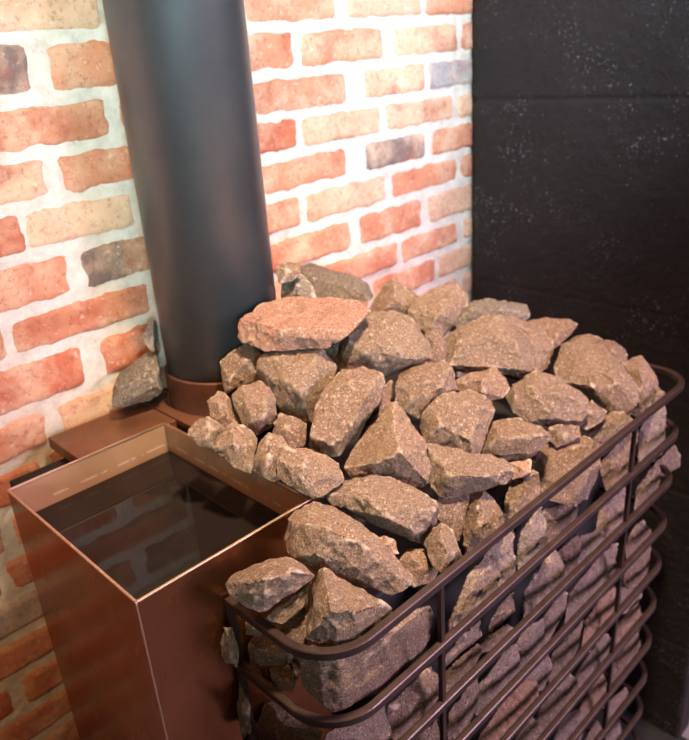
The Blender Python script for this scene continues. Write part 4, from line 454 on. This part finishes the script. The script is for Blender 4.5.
["large lavender grey stone behind the third rail, second column","front","v",[78,-580,727],[[36,5,92],[99,-9,107],[89,-34,19],[11,-26,-36],[-63,-16,-56],[31,-23,69],[-6,-23,21],[-80,7,-52],[-58,23,25],[50,15,67],[32,-11,-61],[-38,-1,-79],[-21,7,-89],[-35,17,-80],[-41,21,-72],[34,-9,-62],[32,-9,-64],[-34,27,-40],[-23,32,-5],[4,27,19],[55,16,63],[52,17,61],[67,12,69],[42,-11,-55],[36,-10,-61],[76,-18,-25],[102,-23,0],[90,5,81],[108,-1,89],[106,-11,50],[-90,1,-47],[-91,2,-46],[-67,-14,-55],[-81,11,52],[-91,4,-36],[-61,-15,-42],[-43,-13,43],[-42,-12,51],[-72,6,56],[-77,9,57]]],
["grey stone behind the third rail, third column","front","v",[160,-585,748],[[70,-9,69],[59,-22,-72],[-33,-19,-91],[19,-13,20],[-55,13,37],[-68,16,26],[-69,14,16],[-24,-5,20],[-20,-8,15],[-21,-9,10],[-34,-10,-14],[-72,-9,-71],[-77,-6,-69],[25,8,68],[23,12,62],[7,10,63],[26,4,72],[64,-17,-69],[-2,9,64],[12,6,69],[62,-18,-76],[70,-13,-42],[-17,-9,-106],[48,-17,-83],[87,2,45],[29,16,53],[25,16,51],[50,11,51],[-25,20,26],[61,8,49],[67,7,48],[-41,-2,-95],[-60,4,-84],[-59,10,-53],[-58,11,-49],[-54,23,11]]],
["stone under the third rail right of the first upright","front","b",[7,-578,726],[[-75,3,70],[58,-9,121],[47,-18,10],[-63,-32,-45],[-101,-21,-50],[-10,-20,61],[-63,-17,29],[-57,13,45],[53,-10,-4],[-38,-14,-74],[-3,10,-95],[-81,-9,-69],[-39,9,-82],[69,1,96],[61,4,87],[66,-1,68],[62,-3,38],[54,-6,-10],[-14,34,-13],[58,6,84],[26,3,-56],[7,10,-88],[-5,20,-66],[-14,31,-34],[-15,32,-26]]],
["smooth orange brown brick shaped stone low on the front side","front","o",[129,-584,638],[[-201,12,-28],[-154,16,37],[-33,10,76],[106,-15,47],[96,-28,-12],[30,-21,-53],[-94,-21,-69],[-125,5,29],[8,-11,63],[35,-22,17],[-162,31,-68],[-50,5,-120],[-52,9,-120],[-159,31,-70],[-157,31,-64],[-127,30,5],[-137,30,-17],[-84,23,31],[100,-9,49],[110,-11,38],[-25,15,65],[65,-1,82],[36,5,88],[65,-3,84],[41,-2,91],[30,2,92],[27,3,92],[34,5,88],[-47,8,-122],[-12,1,-104],[38,-9,-76],[106,-12,6],[44,-10,-72],[80,-16,-46],[99,-19,-32],[109,-14,4],[110,-13,9],[105,-20,-28],[108,-15,-4]]],
["grey stone above the smooth orange brick shaped one","front","v",[191,-582,662],[[-89,14,-8],[4,-10,15],[80,7,27],[-68,0,-29],[-55,-3,-41],[64,-23,-8],[65,-23,-16],[-62,-1,-19],[9,-12,12],[-3,-10,10],[62,-22,2],[-64,14,28],[-51,12,31],[63,-7,53],[65,-4,51],[-67,12,29],[58,-6,52],[-63,11,30],[75,-13,-39],[-53,-1,-43],[-84,13,-13],[-87,15,-10],[81,7,14],[79,-12,-37],[80,9,18],[24,-19,-68],[14,-17,-66],[-28,-9,-56],[-51,20,12],[-79,16,-5],[24,14,17],[70,10,18],[-46,20,13]]],
["tan stone right of the smooth orange one at the lowest visible row","front","b",[189,-582,520],[[-109,12,62],[5,7,103],[53,-23,8],[20,-32,-40],[-57,-13,-19],[-24,-8,50],[-81,24,28],[68,-12,-17],[39,-19,-64],[-29,2,-51],[39,5,39],[67,-11,-21],[46,-10,-74],[31,-5,-72],[-13,9,-64],[-42,24,-18],[-54,30,3],[20,16,76],[16,16,73]]],
["stone between the top two rails right of the pillar stone","front","v",[165,-577,929],[[-71,-5,79],[2,-11,115],[32,-16,126],[50,-44,-9],[-37,-34,-62],[-89,-22,-49],[-37,-20,75],[-2,-26,67],[-48,-29,10],[-63,7,-15],[-11,26,-40],[-37,13,49],[33,8,83],[61,2,94],[72,-27,-29],[-7,-16,-82],[31,9,-89],[-60,-7,-67],[4,23,-89],[-89,-6,10],[-89,-7,22],[-93,-11,-5],[-89,-6,4],[56,23,41],[67,20,52],[77,17,59],[83,6,6],[86,-3,-48],[18,19,-82],[9,23,-82],[12,31,-19],[14,33,2],[77,0,-55],[52,7,-76],[13,33,0]]],
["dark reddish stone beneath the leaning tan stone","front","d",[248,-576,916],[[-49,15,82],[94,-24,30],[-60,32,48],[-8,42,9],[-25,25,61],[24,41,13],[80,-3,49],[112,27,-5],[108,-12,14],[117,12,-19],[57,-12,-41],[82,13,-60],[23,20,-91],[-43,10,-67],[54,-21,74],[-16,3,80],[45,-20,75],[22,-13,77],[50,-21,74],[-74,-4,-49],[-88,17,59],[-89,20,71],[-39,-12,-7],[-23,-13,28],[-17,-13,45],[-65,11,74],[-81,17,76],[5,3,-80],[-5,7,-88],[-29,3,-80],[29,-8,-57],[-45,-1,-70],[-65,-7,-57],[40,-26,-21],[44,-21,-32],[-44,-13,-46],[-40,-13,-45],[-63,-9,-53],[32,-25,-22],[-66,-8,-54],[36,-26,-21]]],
["grey stone behind the second rail below the dark reddish one","front","v",[216,-580,833],[[-118,11,30],[70,-28,9],[51,-39,-33],[-70,-13,37],[-3,-22,47],[-84,-16,-26],[-80,29,-2],[85,-15,-11],[77,-17,-62],[70,-24,-53],[64,-29,-47],[38,-34,-43],[-105,13,-112],[-57,-23,-64],[23,-35,-43],[-134,0,-99],[-130,-2,-96],[56,11,71],[-2,26,42],[30,-5,106],[54,9,76],[-12,24,47],[-33,14,68],[-38,11,74],[8,-2,100],[21,-5,105],[26,-5,106],[-64,26,-126],[-57,33,-63],[-52,37,-22],[-12,30,24],[-3,28,34],[2,27,40],[78,-15,-64],[76,-14,-65],[71,-13,-67],[16,23,48],[57,12,69],[89,-12,-17]]],
["grey stone between the second and third rails left of the far upright","front","v",[422,-579,829],[[75,-23,20],[-34,-14,57],[-10,-23,8],[-76,15,-5],[2,36,-46],[-45,23,50],[15,37,2],[80,-1,106],[112,23,37],[88,-14,6],[106,9,-27],[-19,-3,-84],[31,18,-94],[-101,7,10],[47,-7,120],[-103,5,14],[-96,5,2],[-53,-17,-64],[-56,-19,-58],[-52,-20,-64],[-70,14,70],[64,-10,127],[-74,13,70],[-71,12,71],[55,-12,126],[59,-12,127],[54,13,-103],[51,14,-104],[2,-15,-85],[-10,-9,-87],[36,9,-100],[-29,-27,-77]]],
["small grey stone behind the third rail, middle column","front","v",[346,-580,817],[[28,-13,64],[59,-29,12],[-29,-21,-50],[-103,-13,-42],[-38,-13,30],[-65,15,-12],[-19,26,-36],[-29,20,55],[3,27,16],[-8,-10,-64],[29,11,-79],[-66,3,-67],[-2,25,-90],[63,20,-2],[68,19,-10],[85,4,-35],[74,-16,-11],[73,-17,-9],[61,19,2],[39,2,43],[56,-20,21],[68,-23,2],[30,-12,63],[38,1,45],[-96,2,8],[-98,0,5],[-54,10,74],[-94,1,13],[-53,9,76]]],
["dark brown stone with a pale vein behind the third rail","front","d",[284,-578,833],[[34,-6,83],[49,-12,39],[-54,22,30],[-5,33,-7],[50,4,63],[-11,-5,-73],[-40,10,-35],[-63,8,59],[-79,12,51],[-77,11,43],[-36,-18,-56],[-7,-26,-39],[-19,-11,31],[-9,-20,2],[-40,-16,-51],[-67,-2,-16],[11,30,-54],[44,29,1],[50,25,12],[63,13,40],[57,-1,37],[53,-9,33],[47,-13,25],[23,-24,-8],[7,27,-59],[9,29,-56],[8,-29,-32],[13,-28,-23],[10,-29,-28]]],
["stone under the top rail just left of the far upright","front","b",[439,-579,923],[[-133,18,72],[-54,0,114],[39,-19,158],[55,-27,122],[-1,-29,-25],[-64,-26,-61],[-110,-13,-59],[-67,-14,60],[-4,-24,82],[-92,32,48],[-21,45,12],[74,-2,127],[96,18,71],[87,-10,95],[118,18,41],[29,-14,-41],[-73,1,-73],[5,27,-84],[75,18,-64],[17,24,-85],[-3,16,-84],[-44,-3,-78],[82,17,-61],[78,15,-60],[11,-11,-56],[-48,-9,-75],[-55,-22,-65],[-12,-16,-59]]],
["pale stone behind the top rail beyond the far upright","front","v",[577,-575,932],[[-144,-12,-104],[-110,17,49],[-75,-17,35],[-32,-31,-28],[-91,6,-124],[9,27,-128],[-75,26,31],[9,38,-9],[37,9,-115],[22,-12,111],[37,10,86],[28,-14,-102],[42,35,7],[5,-37,-54],[6,-36,-80],[12,-30,-86],[25,-17,-100],[22,-20,97],[28,-14,112],[13,-29,-88],[17,17,77],[7,-35,24],[5,-37,-44],[8,-34,52],[42,31,-43],[42,31,26],[42,30,-56],[42,23,55],[42,20,62],[35,3,95],[42,22,-121],[-35,-1,95],[6,17,76],[-1,16,77],[-62,9,82]]],
["brown stone under the second rail beyond the far upright","front","b",[573,-581,824],[[-128,2,-73],[-106,13,33],[20,-1,104],[-41,-13,-66],[-61,-6,36],[-80,17,-94],[-67,25,11],[-11,-2,-78],[-23,28,-97],[-5,20,-93],[17,10,-85],[19,9,-84],[16,-22,-20],[17,-21,8],[37,0,-66],[19,-19,62],[17,-21,17],[16,-22,-33],[23,-15,-45],[35,1,-68],[31,-7,-57],[36,-2,-64],[33,-5,110],[36,-2,104],[37,0,94],[20,-18,68],[27,-11,95],[29,-9,102],[-26,29,-57],[-29,31,-5],[19,8,77],[36,0,100],[30,3,94]]],
["small stone poking out at the far end of the second rail","front","b",[629,-583,839],[[29,-10,91],[52,-25,32],[56,-28,-28],[9,-16,30],[-64,21,22],[16,37,-17],[50,-1,72],[75,12,33],[73,-14,16],[90,2,-7],[72,-20,-37],[101,3,-52],[10,-4,-39],[55,14,-53],[-55,12,-28],[11,26,-46],[-63,6,-24],[-19,-15,-24],[-69,8,-23],[-12,-18,-22],[-72,10,-13],[-14,-17,-14],[-16,-16,-10],[-68,8,35],[-85,16,34],[-80,13,39],[-77,12,43]]],
["rounded tan stone under the third rail beyond the far upright","front","b",[542,-581,712],[[-112,-6,-44],[-102,6,56],[-44,8,101],[13,-5,107],[44,-28,50],[26,-33,-18],[-48,-20,-48],[-33,-13,55],[-79,5,-62],[-62,20,27],[0,33,-14],[-20,16,78],[25,28,28],[38,6,81],[57,17,36],[77,-13,20],[92,6,-13],[36,13,-45],[-13,23,-62],[64,6,-34],[-55,-2,-61],[-52,11,-67],[58,-18,-23],[73,-7,-25],[74,0,-28],[-44,-18,-50],[-33,-20,-47],[34,-29,-24]]],
["tan stone under the fourth rail at the far end","front","b",[550,-586,655],[[48,-18,-8],[-13,-14,-70],[-37,-2,20],[-84,24,34],[65,-9,61],[64,-10,15],[68,-6,89],[-27,-10,-77],[-9,-12,-73],[4,-12,-62],[-69,2,-53],[78,4,66],[68,-6,13],[66,-8,-1],[64,-10,-7],[58,-12,-21],[-109,15,-28],[-93,23,18],[-88,25,32],[-68,23,39]]],
["flat lavender grey stone behind the fourth rail left of the far upright","front","v",[369,-580,716],[[-181,0,-46],[-144,19,54],[136,-17,133],[91,-40,51],[-99,-3,49],[27,-24,75],[-41,-18,31],[-130,20,-80],[-31,44,-113],[-98,36,17],[-27,47,-24],[71,8,105],[107,31,32],[172,25,25],[125,-20,14],[148,12,-37],[97,14,-80],[-4,29,-114],[40,-4,134],[50,-3,133],[42,-5,134],[46,-6,134],[117,-14,134],[-75,9,-95],[-53,13,-101],[-25,7,-88],[-124,-8,-68],[-89,6,-91],[61,-13,-50],[57,-18,-41],[-131,-11,-63],[-117,-13,-59],[46,-28,-24],[-99,-16,-53],[51,-26,-27]]],
["grey stone behind the fourth rail, middle column","front","v",[205,-577,714],[[-105,-3,24],[7,0,99],[128,-5,140],[128,-23,133],[118,-29,70],[18,-22,-4],[-69,14,-7],[2,36,-48],[29,12,72],[80,38,3],[137,4,116],[138,21,55],[151,-6,97],[162,21,28],[135,-15,44],[142,10,-3],[42,-8,-27],[80,18,-59],[-79,-25,-42],[-50,-26,-22],[-85,-8,30],[-103,-14,-13],[61,-25,88],[76,-23,109],[-50,-11,50],[36,-18,95],[-117,12,-74],[-146,1,-54],[-120,12,-73],[70,18,-63],[2,26,-75],[-48,26,-79],[-148,1,-53],[-110,-20,-48],[-109,12,-75],[-70,22,-78],[-8,-7,-54],[60,15,-62],[-112,10,-74],[-96,-23,-50],[-31,-12,-52],[-91,-24,-49],[-74,-21,-50]]],
["tan stone behind the fifth rail, middle column","front","b",[296,-579,628],[[-96,7,55],[53,-24,75],[-8,-27,-47],[-82,-19,-81],[-48,-15,42],[8,-18,68],[-110,6,-79],[-61,14,-83],[-70,17,29],[-7,36,-33],[101,18,34],[84,-6,34],[98,15,-22],[11,-16,-66],[46,9,-94],[-129,-3,-28],[-139,-6,-57],[95,4,76],[98,10,65],[62,12,60],[84,-8,94],[91,-2,84],[-6,11,58],[-25,10,59],[-77,6,63],[35,-11,98],[49,-13,102],[71,-15,107],[1,13,-115],[-3,11,-113],[-45,-11,-88],[-65,-9,-94],[-8,14,-117],[-4,14,-117]]],
["orange brown stone behind the fifth rail left of the far upright","front","o",[420,-580,617],[[-159,-2,-47],[-141,2,61],[-24,-1,119],[54,-11,131],[75,-27,80],[49,-34,18],[-88,-11,46],[13,-23,74],[-127,9,-66],[-35,34,-103],[-97,18,23],[-29,33,-22],[11,14,80],[62,36,9],[72,0,103],[111,27,21],[96,-14,52],[127,17,-16],[-60,10,-95],[-20,25,-106],[44,18,-72],[102,8,-35],[-85,-1,-86],[78,-18,0],[90,-9,-12],[75,-20,2],[54,-31,12],[-14,-26,-20],[-106,-13,-73],[-102,-14,-71]]],
["grey stone under the fourth rail curve at the far end","front","v",[534,-581,602],[[-98,0,-48],[5,0,81],[42,-28,-28],[-42,-10,-58],[-77,6,-59],[-19,20,-77],[-45,25,54],[14,38,-4],[25,9,58],[51,20,10],[60,-11,9],[80,7,-28],[59,-18,-45],[60,-5,-51],[-22,-3,-70],[24,15,-88],[-87,10,62],[-79,14,85],[-29,5,84],[18,-8,62],[43,-20,28],[40,-25,7],[3,-18,8],[-39,-9,17]]],
["orange brown stone under the fifth rail at the far end","front","o",[535,-581,507],[[-123,-8,-13],[-80,13,79],[59,-10,130],[69,-27,56],[-22,-13,63],[-85,4,-41],[-29,16,-53],[-54,21,56],[1,31,9],[83,2,98],[91,13,47],[83,-17,36],[103,4,-8],[44,9,-55],[28,12,-59],[7,-6,-39],[-40,-4,-44],[-10,8,-57],[8,12,-61],[-2,-10,-35],[-46,-12,-34],[-47,-16,-30],[-29,-18,-27]]],
["pale stone behind the sixth rail left of the far upright","front","v",[376,-580,529],[[97,-13,124],[134,-24,68],[77,-37,-20],[-16,-14,40],[63,-24,58],[-89,20,-25],[-11,35,-67],[-44,17,20],[17,31,-30],[124,2,84],[130,16,26],[145,-14,45],[179,19,-36],[102,-22,-48],[116,0,-71],[-42,-5,-85],[34,22,-122],[-92,8,30],[-72,11,33],[-61,12,35],[8,-1,80],[-39,8,49],[-66,-19,-58],[-71,-17,-63],[-75,-15,-57],[-126,6,13],[-127,7,9],[-70,-18,-52],[-122,4,13],[-124,5,14]]],
["pale stone under the sixth rail at the far end","front","b",[565,-582,438],[[-163,8,-76],[-140,17,41],[-88,-24,-81],[-69,-10,26],[-75,25,-108],[-110,25,13],[-50,35,-39],[-60,-12,-103],[-15,8,-121],[55,7,-56],[59,17,-11],[60,19,-5],[60,20,-1],[53,2,71],[53,3,68],[52,0,-41],[23,-10,100],[-8,-4,91],[41,-11,-20],[42,-10,-23],[43,-9,-26],[35,-7,97],[52,0,65],[29,-23,15],[37,-15,-9],[32,-20,36],[30,-10,101],[29,-23,19]]],
["tan stone behind the seventh rail, middle column","front","b",[274,-578,529],[[-90,10,55],[120,-39,10],[7,-37,-34],[26,-30,52],[-121,18,-10],[-65,20,26],[-12,33,-27],[126,-29,-8],[33,-21,-66],[-86,-3,-70],[-16,22,-113],[-113,-9,-44],[-107,-12,-53],[-99,-14,-51],[-78,-20,-45],[-147,8,14],[-53,-21,18],[-140,7,25],[-53,-18,41],[-79,-10,41],[-66,-14,43],[8,0,83],[52,-3,91],[74,-8,99],[70,-8,99],[62,-7,97],[-25,44,-92],[43,14,-111],[65,4,-102],[-29,46,-87],[-28,45,-83],[-21,41,-65],[-4,33,-26],[89,-8,-68],[128,-27,-13],[71,-5,95],[55,3,70],[14,23,10],[114,-21,15],[125,-26,-8],[89,-12,65],[73,-6,96]]],
["orange brown stone behind the seventh rail left of the far upright","front","o",[412,-581,416],[[-117,14,14],[-43,8,86],[46,-6,127],[80,-30,37],[50,-29,-35],[-38,-11,40],[22,-19,60],[-93,20,-4],[-29,31,-42],[-20,17,59],[25,29,2],[70,6,90],[99,25,15],[103,-16,4],[121,8,-45],[63,-20,-50],[73,-3,-63],[-50,-2,-60],[19,22,-102],[-93,-5,-17],[-78,-13,-35],[-75,-15,-32],[-76,-15,-29],[-78,-14,-25]]],
["end of a tan stone touching the smooth orange one","front","b",[169,-579,614],[[46,-20,-4],[-54,4,-41],[-13,19,-64],[-23,19,54],[11,31,2],[59,-2,43],[72,16,-9],[55,-12,-20],[62,5,-44],[-36,-5,-58],[-6,8,-68],[-70,-3,-27],[-67,-1,-18],[-68,-4,-29],[-51,-13,-44],[-36,-16,-34],[41,-4,57],[55,-6,54],[54,-9,48],[51,-12,39],[-39,11,75],[-31,5,62],[-5,-12,23],[6,-14,21]]],
["grey stone behind the eighth rail, middle column","front","v",[331,-579,410],[[-149,2,38],[-51,9,106],[2,-34,-39],[-83,-20,-33],[-30,-19,59],[-109,18,-5],[-48,29,-42],[-28,18,75],[28,-20,-69],[45,-2,-80],[-55,-8,-61],[-7,11,-85],[-6,34,-26],[12,25,-48],[38,10,-69],[55,0,-75],[-5,26,42],[-8,33,-9],[29,-2,98],[74,-18,-17],[65,-8,-58],[82,-31,49],[33,-5,99],[31,-3,101],[82,-31,52]]],
["grey stone under the seventh rail at the far end","front","v",[519,-581,302],[[-88,-2,1],[-46,13,96],[64,-5,101],[80,-31,31],[-37,-19,-14],[-11,-13,56],[-67,4,-15],[-28,18,74],[10,23,29],[95,15,20],[98,-20,5],[102,-4,-22],[1,18,-44],[-5,18,-42],[7,15,-45],[19,2,-46],[-49,0,-22],[-54,7,-22],[-7,18,-41],[-8,-10,-34],[-5,-9,-35],[-36,-7,-24],[-21,-13,-28]]],
["tan stone behind the eighth rail left of the far upright","front","b",[425,-583,316],[[-101,8,22],[18,4,92],[34,-17,21],[-19,-23,-52],[-26,-7,30],[-81,14,3],[-39,19,-22],[33,11,66],[39,15,28],[49,-8,-2],[64,7,-37],[-5,-15,-64],[26,3,-83]]],
["grey stone under the eighth rail at the far end","front","v",[525,-582,233],[[-94,1,-1],[-49,14,100],[26,-31,-40],[-37,-24,-55],[-32,-7,36],[-65,10,-30],[-16,20,-62],[-24,22,67],[3,25,20],[50,4,52],[60,13,5],[43,-21,-60],[61,-3,-83],[-13,-13,-80],[22,4,-98],[36,-3,77],[32,-1,77],[-2,5,88]]]]''')
GROUP = {'top': 'stones heaped on top of the stove', 'front': 'stones behind the front rails of the basket', 'left': 'stones behind the short end of the basket', 'back': 'stones left of the flue pipe'}
def make_stone(idx, label, kind, col, c, pts):
    rng = random.Random(100+idx)
    bm = bmesh.new()
    for p in pts: bm.verts.new(Vector(p)/2000)
    bmesh.ops.convex_hull(bm, input=bm.verts[:])
    for v in [v for v in bm.verts if not v.link_faces]: bm.verts.remove(v)
    bmesh.ops.dissolve_limit(bm, angle_limit=.05, verts=bm.verts[:], edges=bm.edges[:])
    # knock flakes off a few corners
    size = max((v.co.length for v in bm.verts))
    for q in range(6):
        n = Vector((rng.gauss(0, 1), rng.gauss(0, 1), rng.gauss(0, 1)+.3)).normalized()
        m_ = max(v.co.dot(n) for v in bm.verts)
        bmesh.ops.bisect_plane(bm, geom=bm.verts[:]+bm.edges[:]+bm.faces[:], plane_co=n*(m_-size*rng.uniform(.015, .05)), plane_no=n, clear_outer=True)
        ed = [e for e in bm.edges if e.is_boundary]
        if ed: bmesh.ops.holes_fill(bm, edges=ed, sides=0)
    bmesh.ops.remove_doubles(bm, verts=bm.verts[:], dist=.0012)
    bmesh.ops.triangulate(bm, faces=bm.faces[:])
    LIM = .0047
    for it in range(7):
        es = [e for e in bm.edges if e.calc_length() > LIM]
        if not es: break
        bmesh.ops.subdivide_edges(bm, edges=es, cuts=1, use_grid_fill=False)
        bmesh.ops.triangulate(bm, faces=[f for f in bm.faces if len(f.verts) > 3])
    for it in range(1):
        new = []
        for v in bm.verts:
            s = Vector((0, 0, 0)); n = 0
            for e in v.link_edges: s += e.other_vert(v).co; n += 1
            new.append(v.co.lerp(s/n, .09))
        for v, q in zip(bm.verts, new): v.co = q
    bm.normal_update()
    off = Vector((idx*3.1, idx*1.7, idx*.9))
    for v in bm.verts:
        p = v.co
        a = noise.noise(p*22+off); b = noise.noise(p*55+off*2); cc = noise.noise(p*130+off)
        dist, cells = noise.voronoi(p*42+off+Vector((a, b, cc))*.3)
        step = noise.cell(cells[0]*7.3)          # each flake of the broken face sits a little higher or lower
        ed = min(1, (dist[1]-dist[0])*3.5)
        d = -.0012+.0016*a+.0014*b+.0011*cc+.0024*(step-.5)*ed
        v.co = p+v.normal*max(-.004, min(d, .0008))
    o = obj('sauna_stone', bm, M_STONE, origin=Vector(c)/1000)
    for p in o.data.polygons: p.use_smooth = True
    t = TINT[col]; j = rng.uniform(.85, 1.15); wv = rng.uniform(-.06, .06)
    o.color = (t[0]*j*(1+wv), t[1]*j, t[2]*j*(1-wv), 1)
    tag(o, label, 'stone', GROUP[kind])
for i, st in enumerate(STONES): make_stone(i, *st)

# ------------------------------------------------------------------ light
def area(name, loc, target, size, power, color, spread=180, tall=None):
    d = bpy.data.lights.new(name, 'AREA'); d.shape = 'DISK'; d.size = size; d.energy = power; d.color = color; d.spread = math.radians(spread)
    if tall: d.shape = 'RECTANGLE'; d.size_y = tall
    o = bpy.data.objects.new(name, d); o.location = loc
    o.rotation_euler = (Vector(target)-Vector(loc)).to_track_quat('-Z', 'Y').to_euler(); link(o); return o
def spot(name, loc, target, power, color, angle, blend, radius):
    d = bpy.data.lights.new(name, 'SPOT'); d.energy = power; d.color = color; d.spot_size = math.radians(angle); d.spot_blend = blend; d.shadow_soft_size = radius
    o = bpy.data.objects.new(name, d); o.location = loc
    o.rotation_euler = (Vector(target)-Vector(loc)).to_track_quat('-Z', 'Y').to_euler(); link(o); return o
spot('ceiling_lamp_warm', (-.02, -.80, 2.6), (.14, -.44, 1.1), 340, (1, .74, .52), 46, .8, .08)
spot('wall_spot_warm', (-1.0, -1.25, 2.2), (-.42, 0, 1.46), 76, (1, .61, .31), 62, 1, .12)
spot('ceiling_spot_cool', (-.10, -1.25, 2.5), (.90, 0, 1.62), 230, (.70, .84, 1), 44, 1, .12)
area('window_daylight', (-1.25, -2.4, 1.80), (.06, -.1, 1.78), 0.8, 6.5, (.56, .90, 1), 28, 1.0)
area('daylight_violet', (1.0, -2.5, 1.7), (.4, -.5, .8), 1.0, 40, (.92, .70, .98), 120)

wd = bpy.data.worlds.new('World'); scene.world = wd; wd.use_nodes = True
wd.node_tree.nodes['Background'].inputs['Color'].default_value = (.60, .31, .17, 1)
wd.node_tree.nodes['Background'].inputs['Strength'].default_value = .085

# ------------------------------------------------------------------ camera
cd = bpy.data.cameras.new('Camera'); cam = bpy.data.objects.new('Camera', cd); link(cam)
cam.location = (-0.6014, -1.0327, 1.5885); cam.rotation_euler = (1.16204, 0.06697, -0.78430)
cd.sensor_fit = 'HORIZONTAL'; cd.sensor_width = 36; cd.lens = 734.62*36/689; cd.clip_start = .01
cd.dof.use_dof = True; cd.dof.focus_distance = .80; cd.dof.aperture_fstop = 6.5
scene.camera = cam
vs = scene.view_settings
vs.view_transform = 'Standard'; vs.look = 'None'; vs.exposure = .03; vs.gamma = 1; vs.use_curve_mapping = False
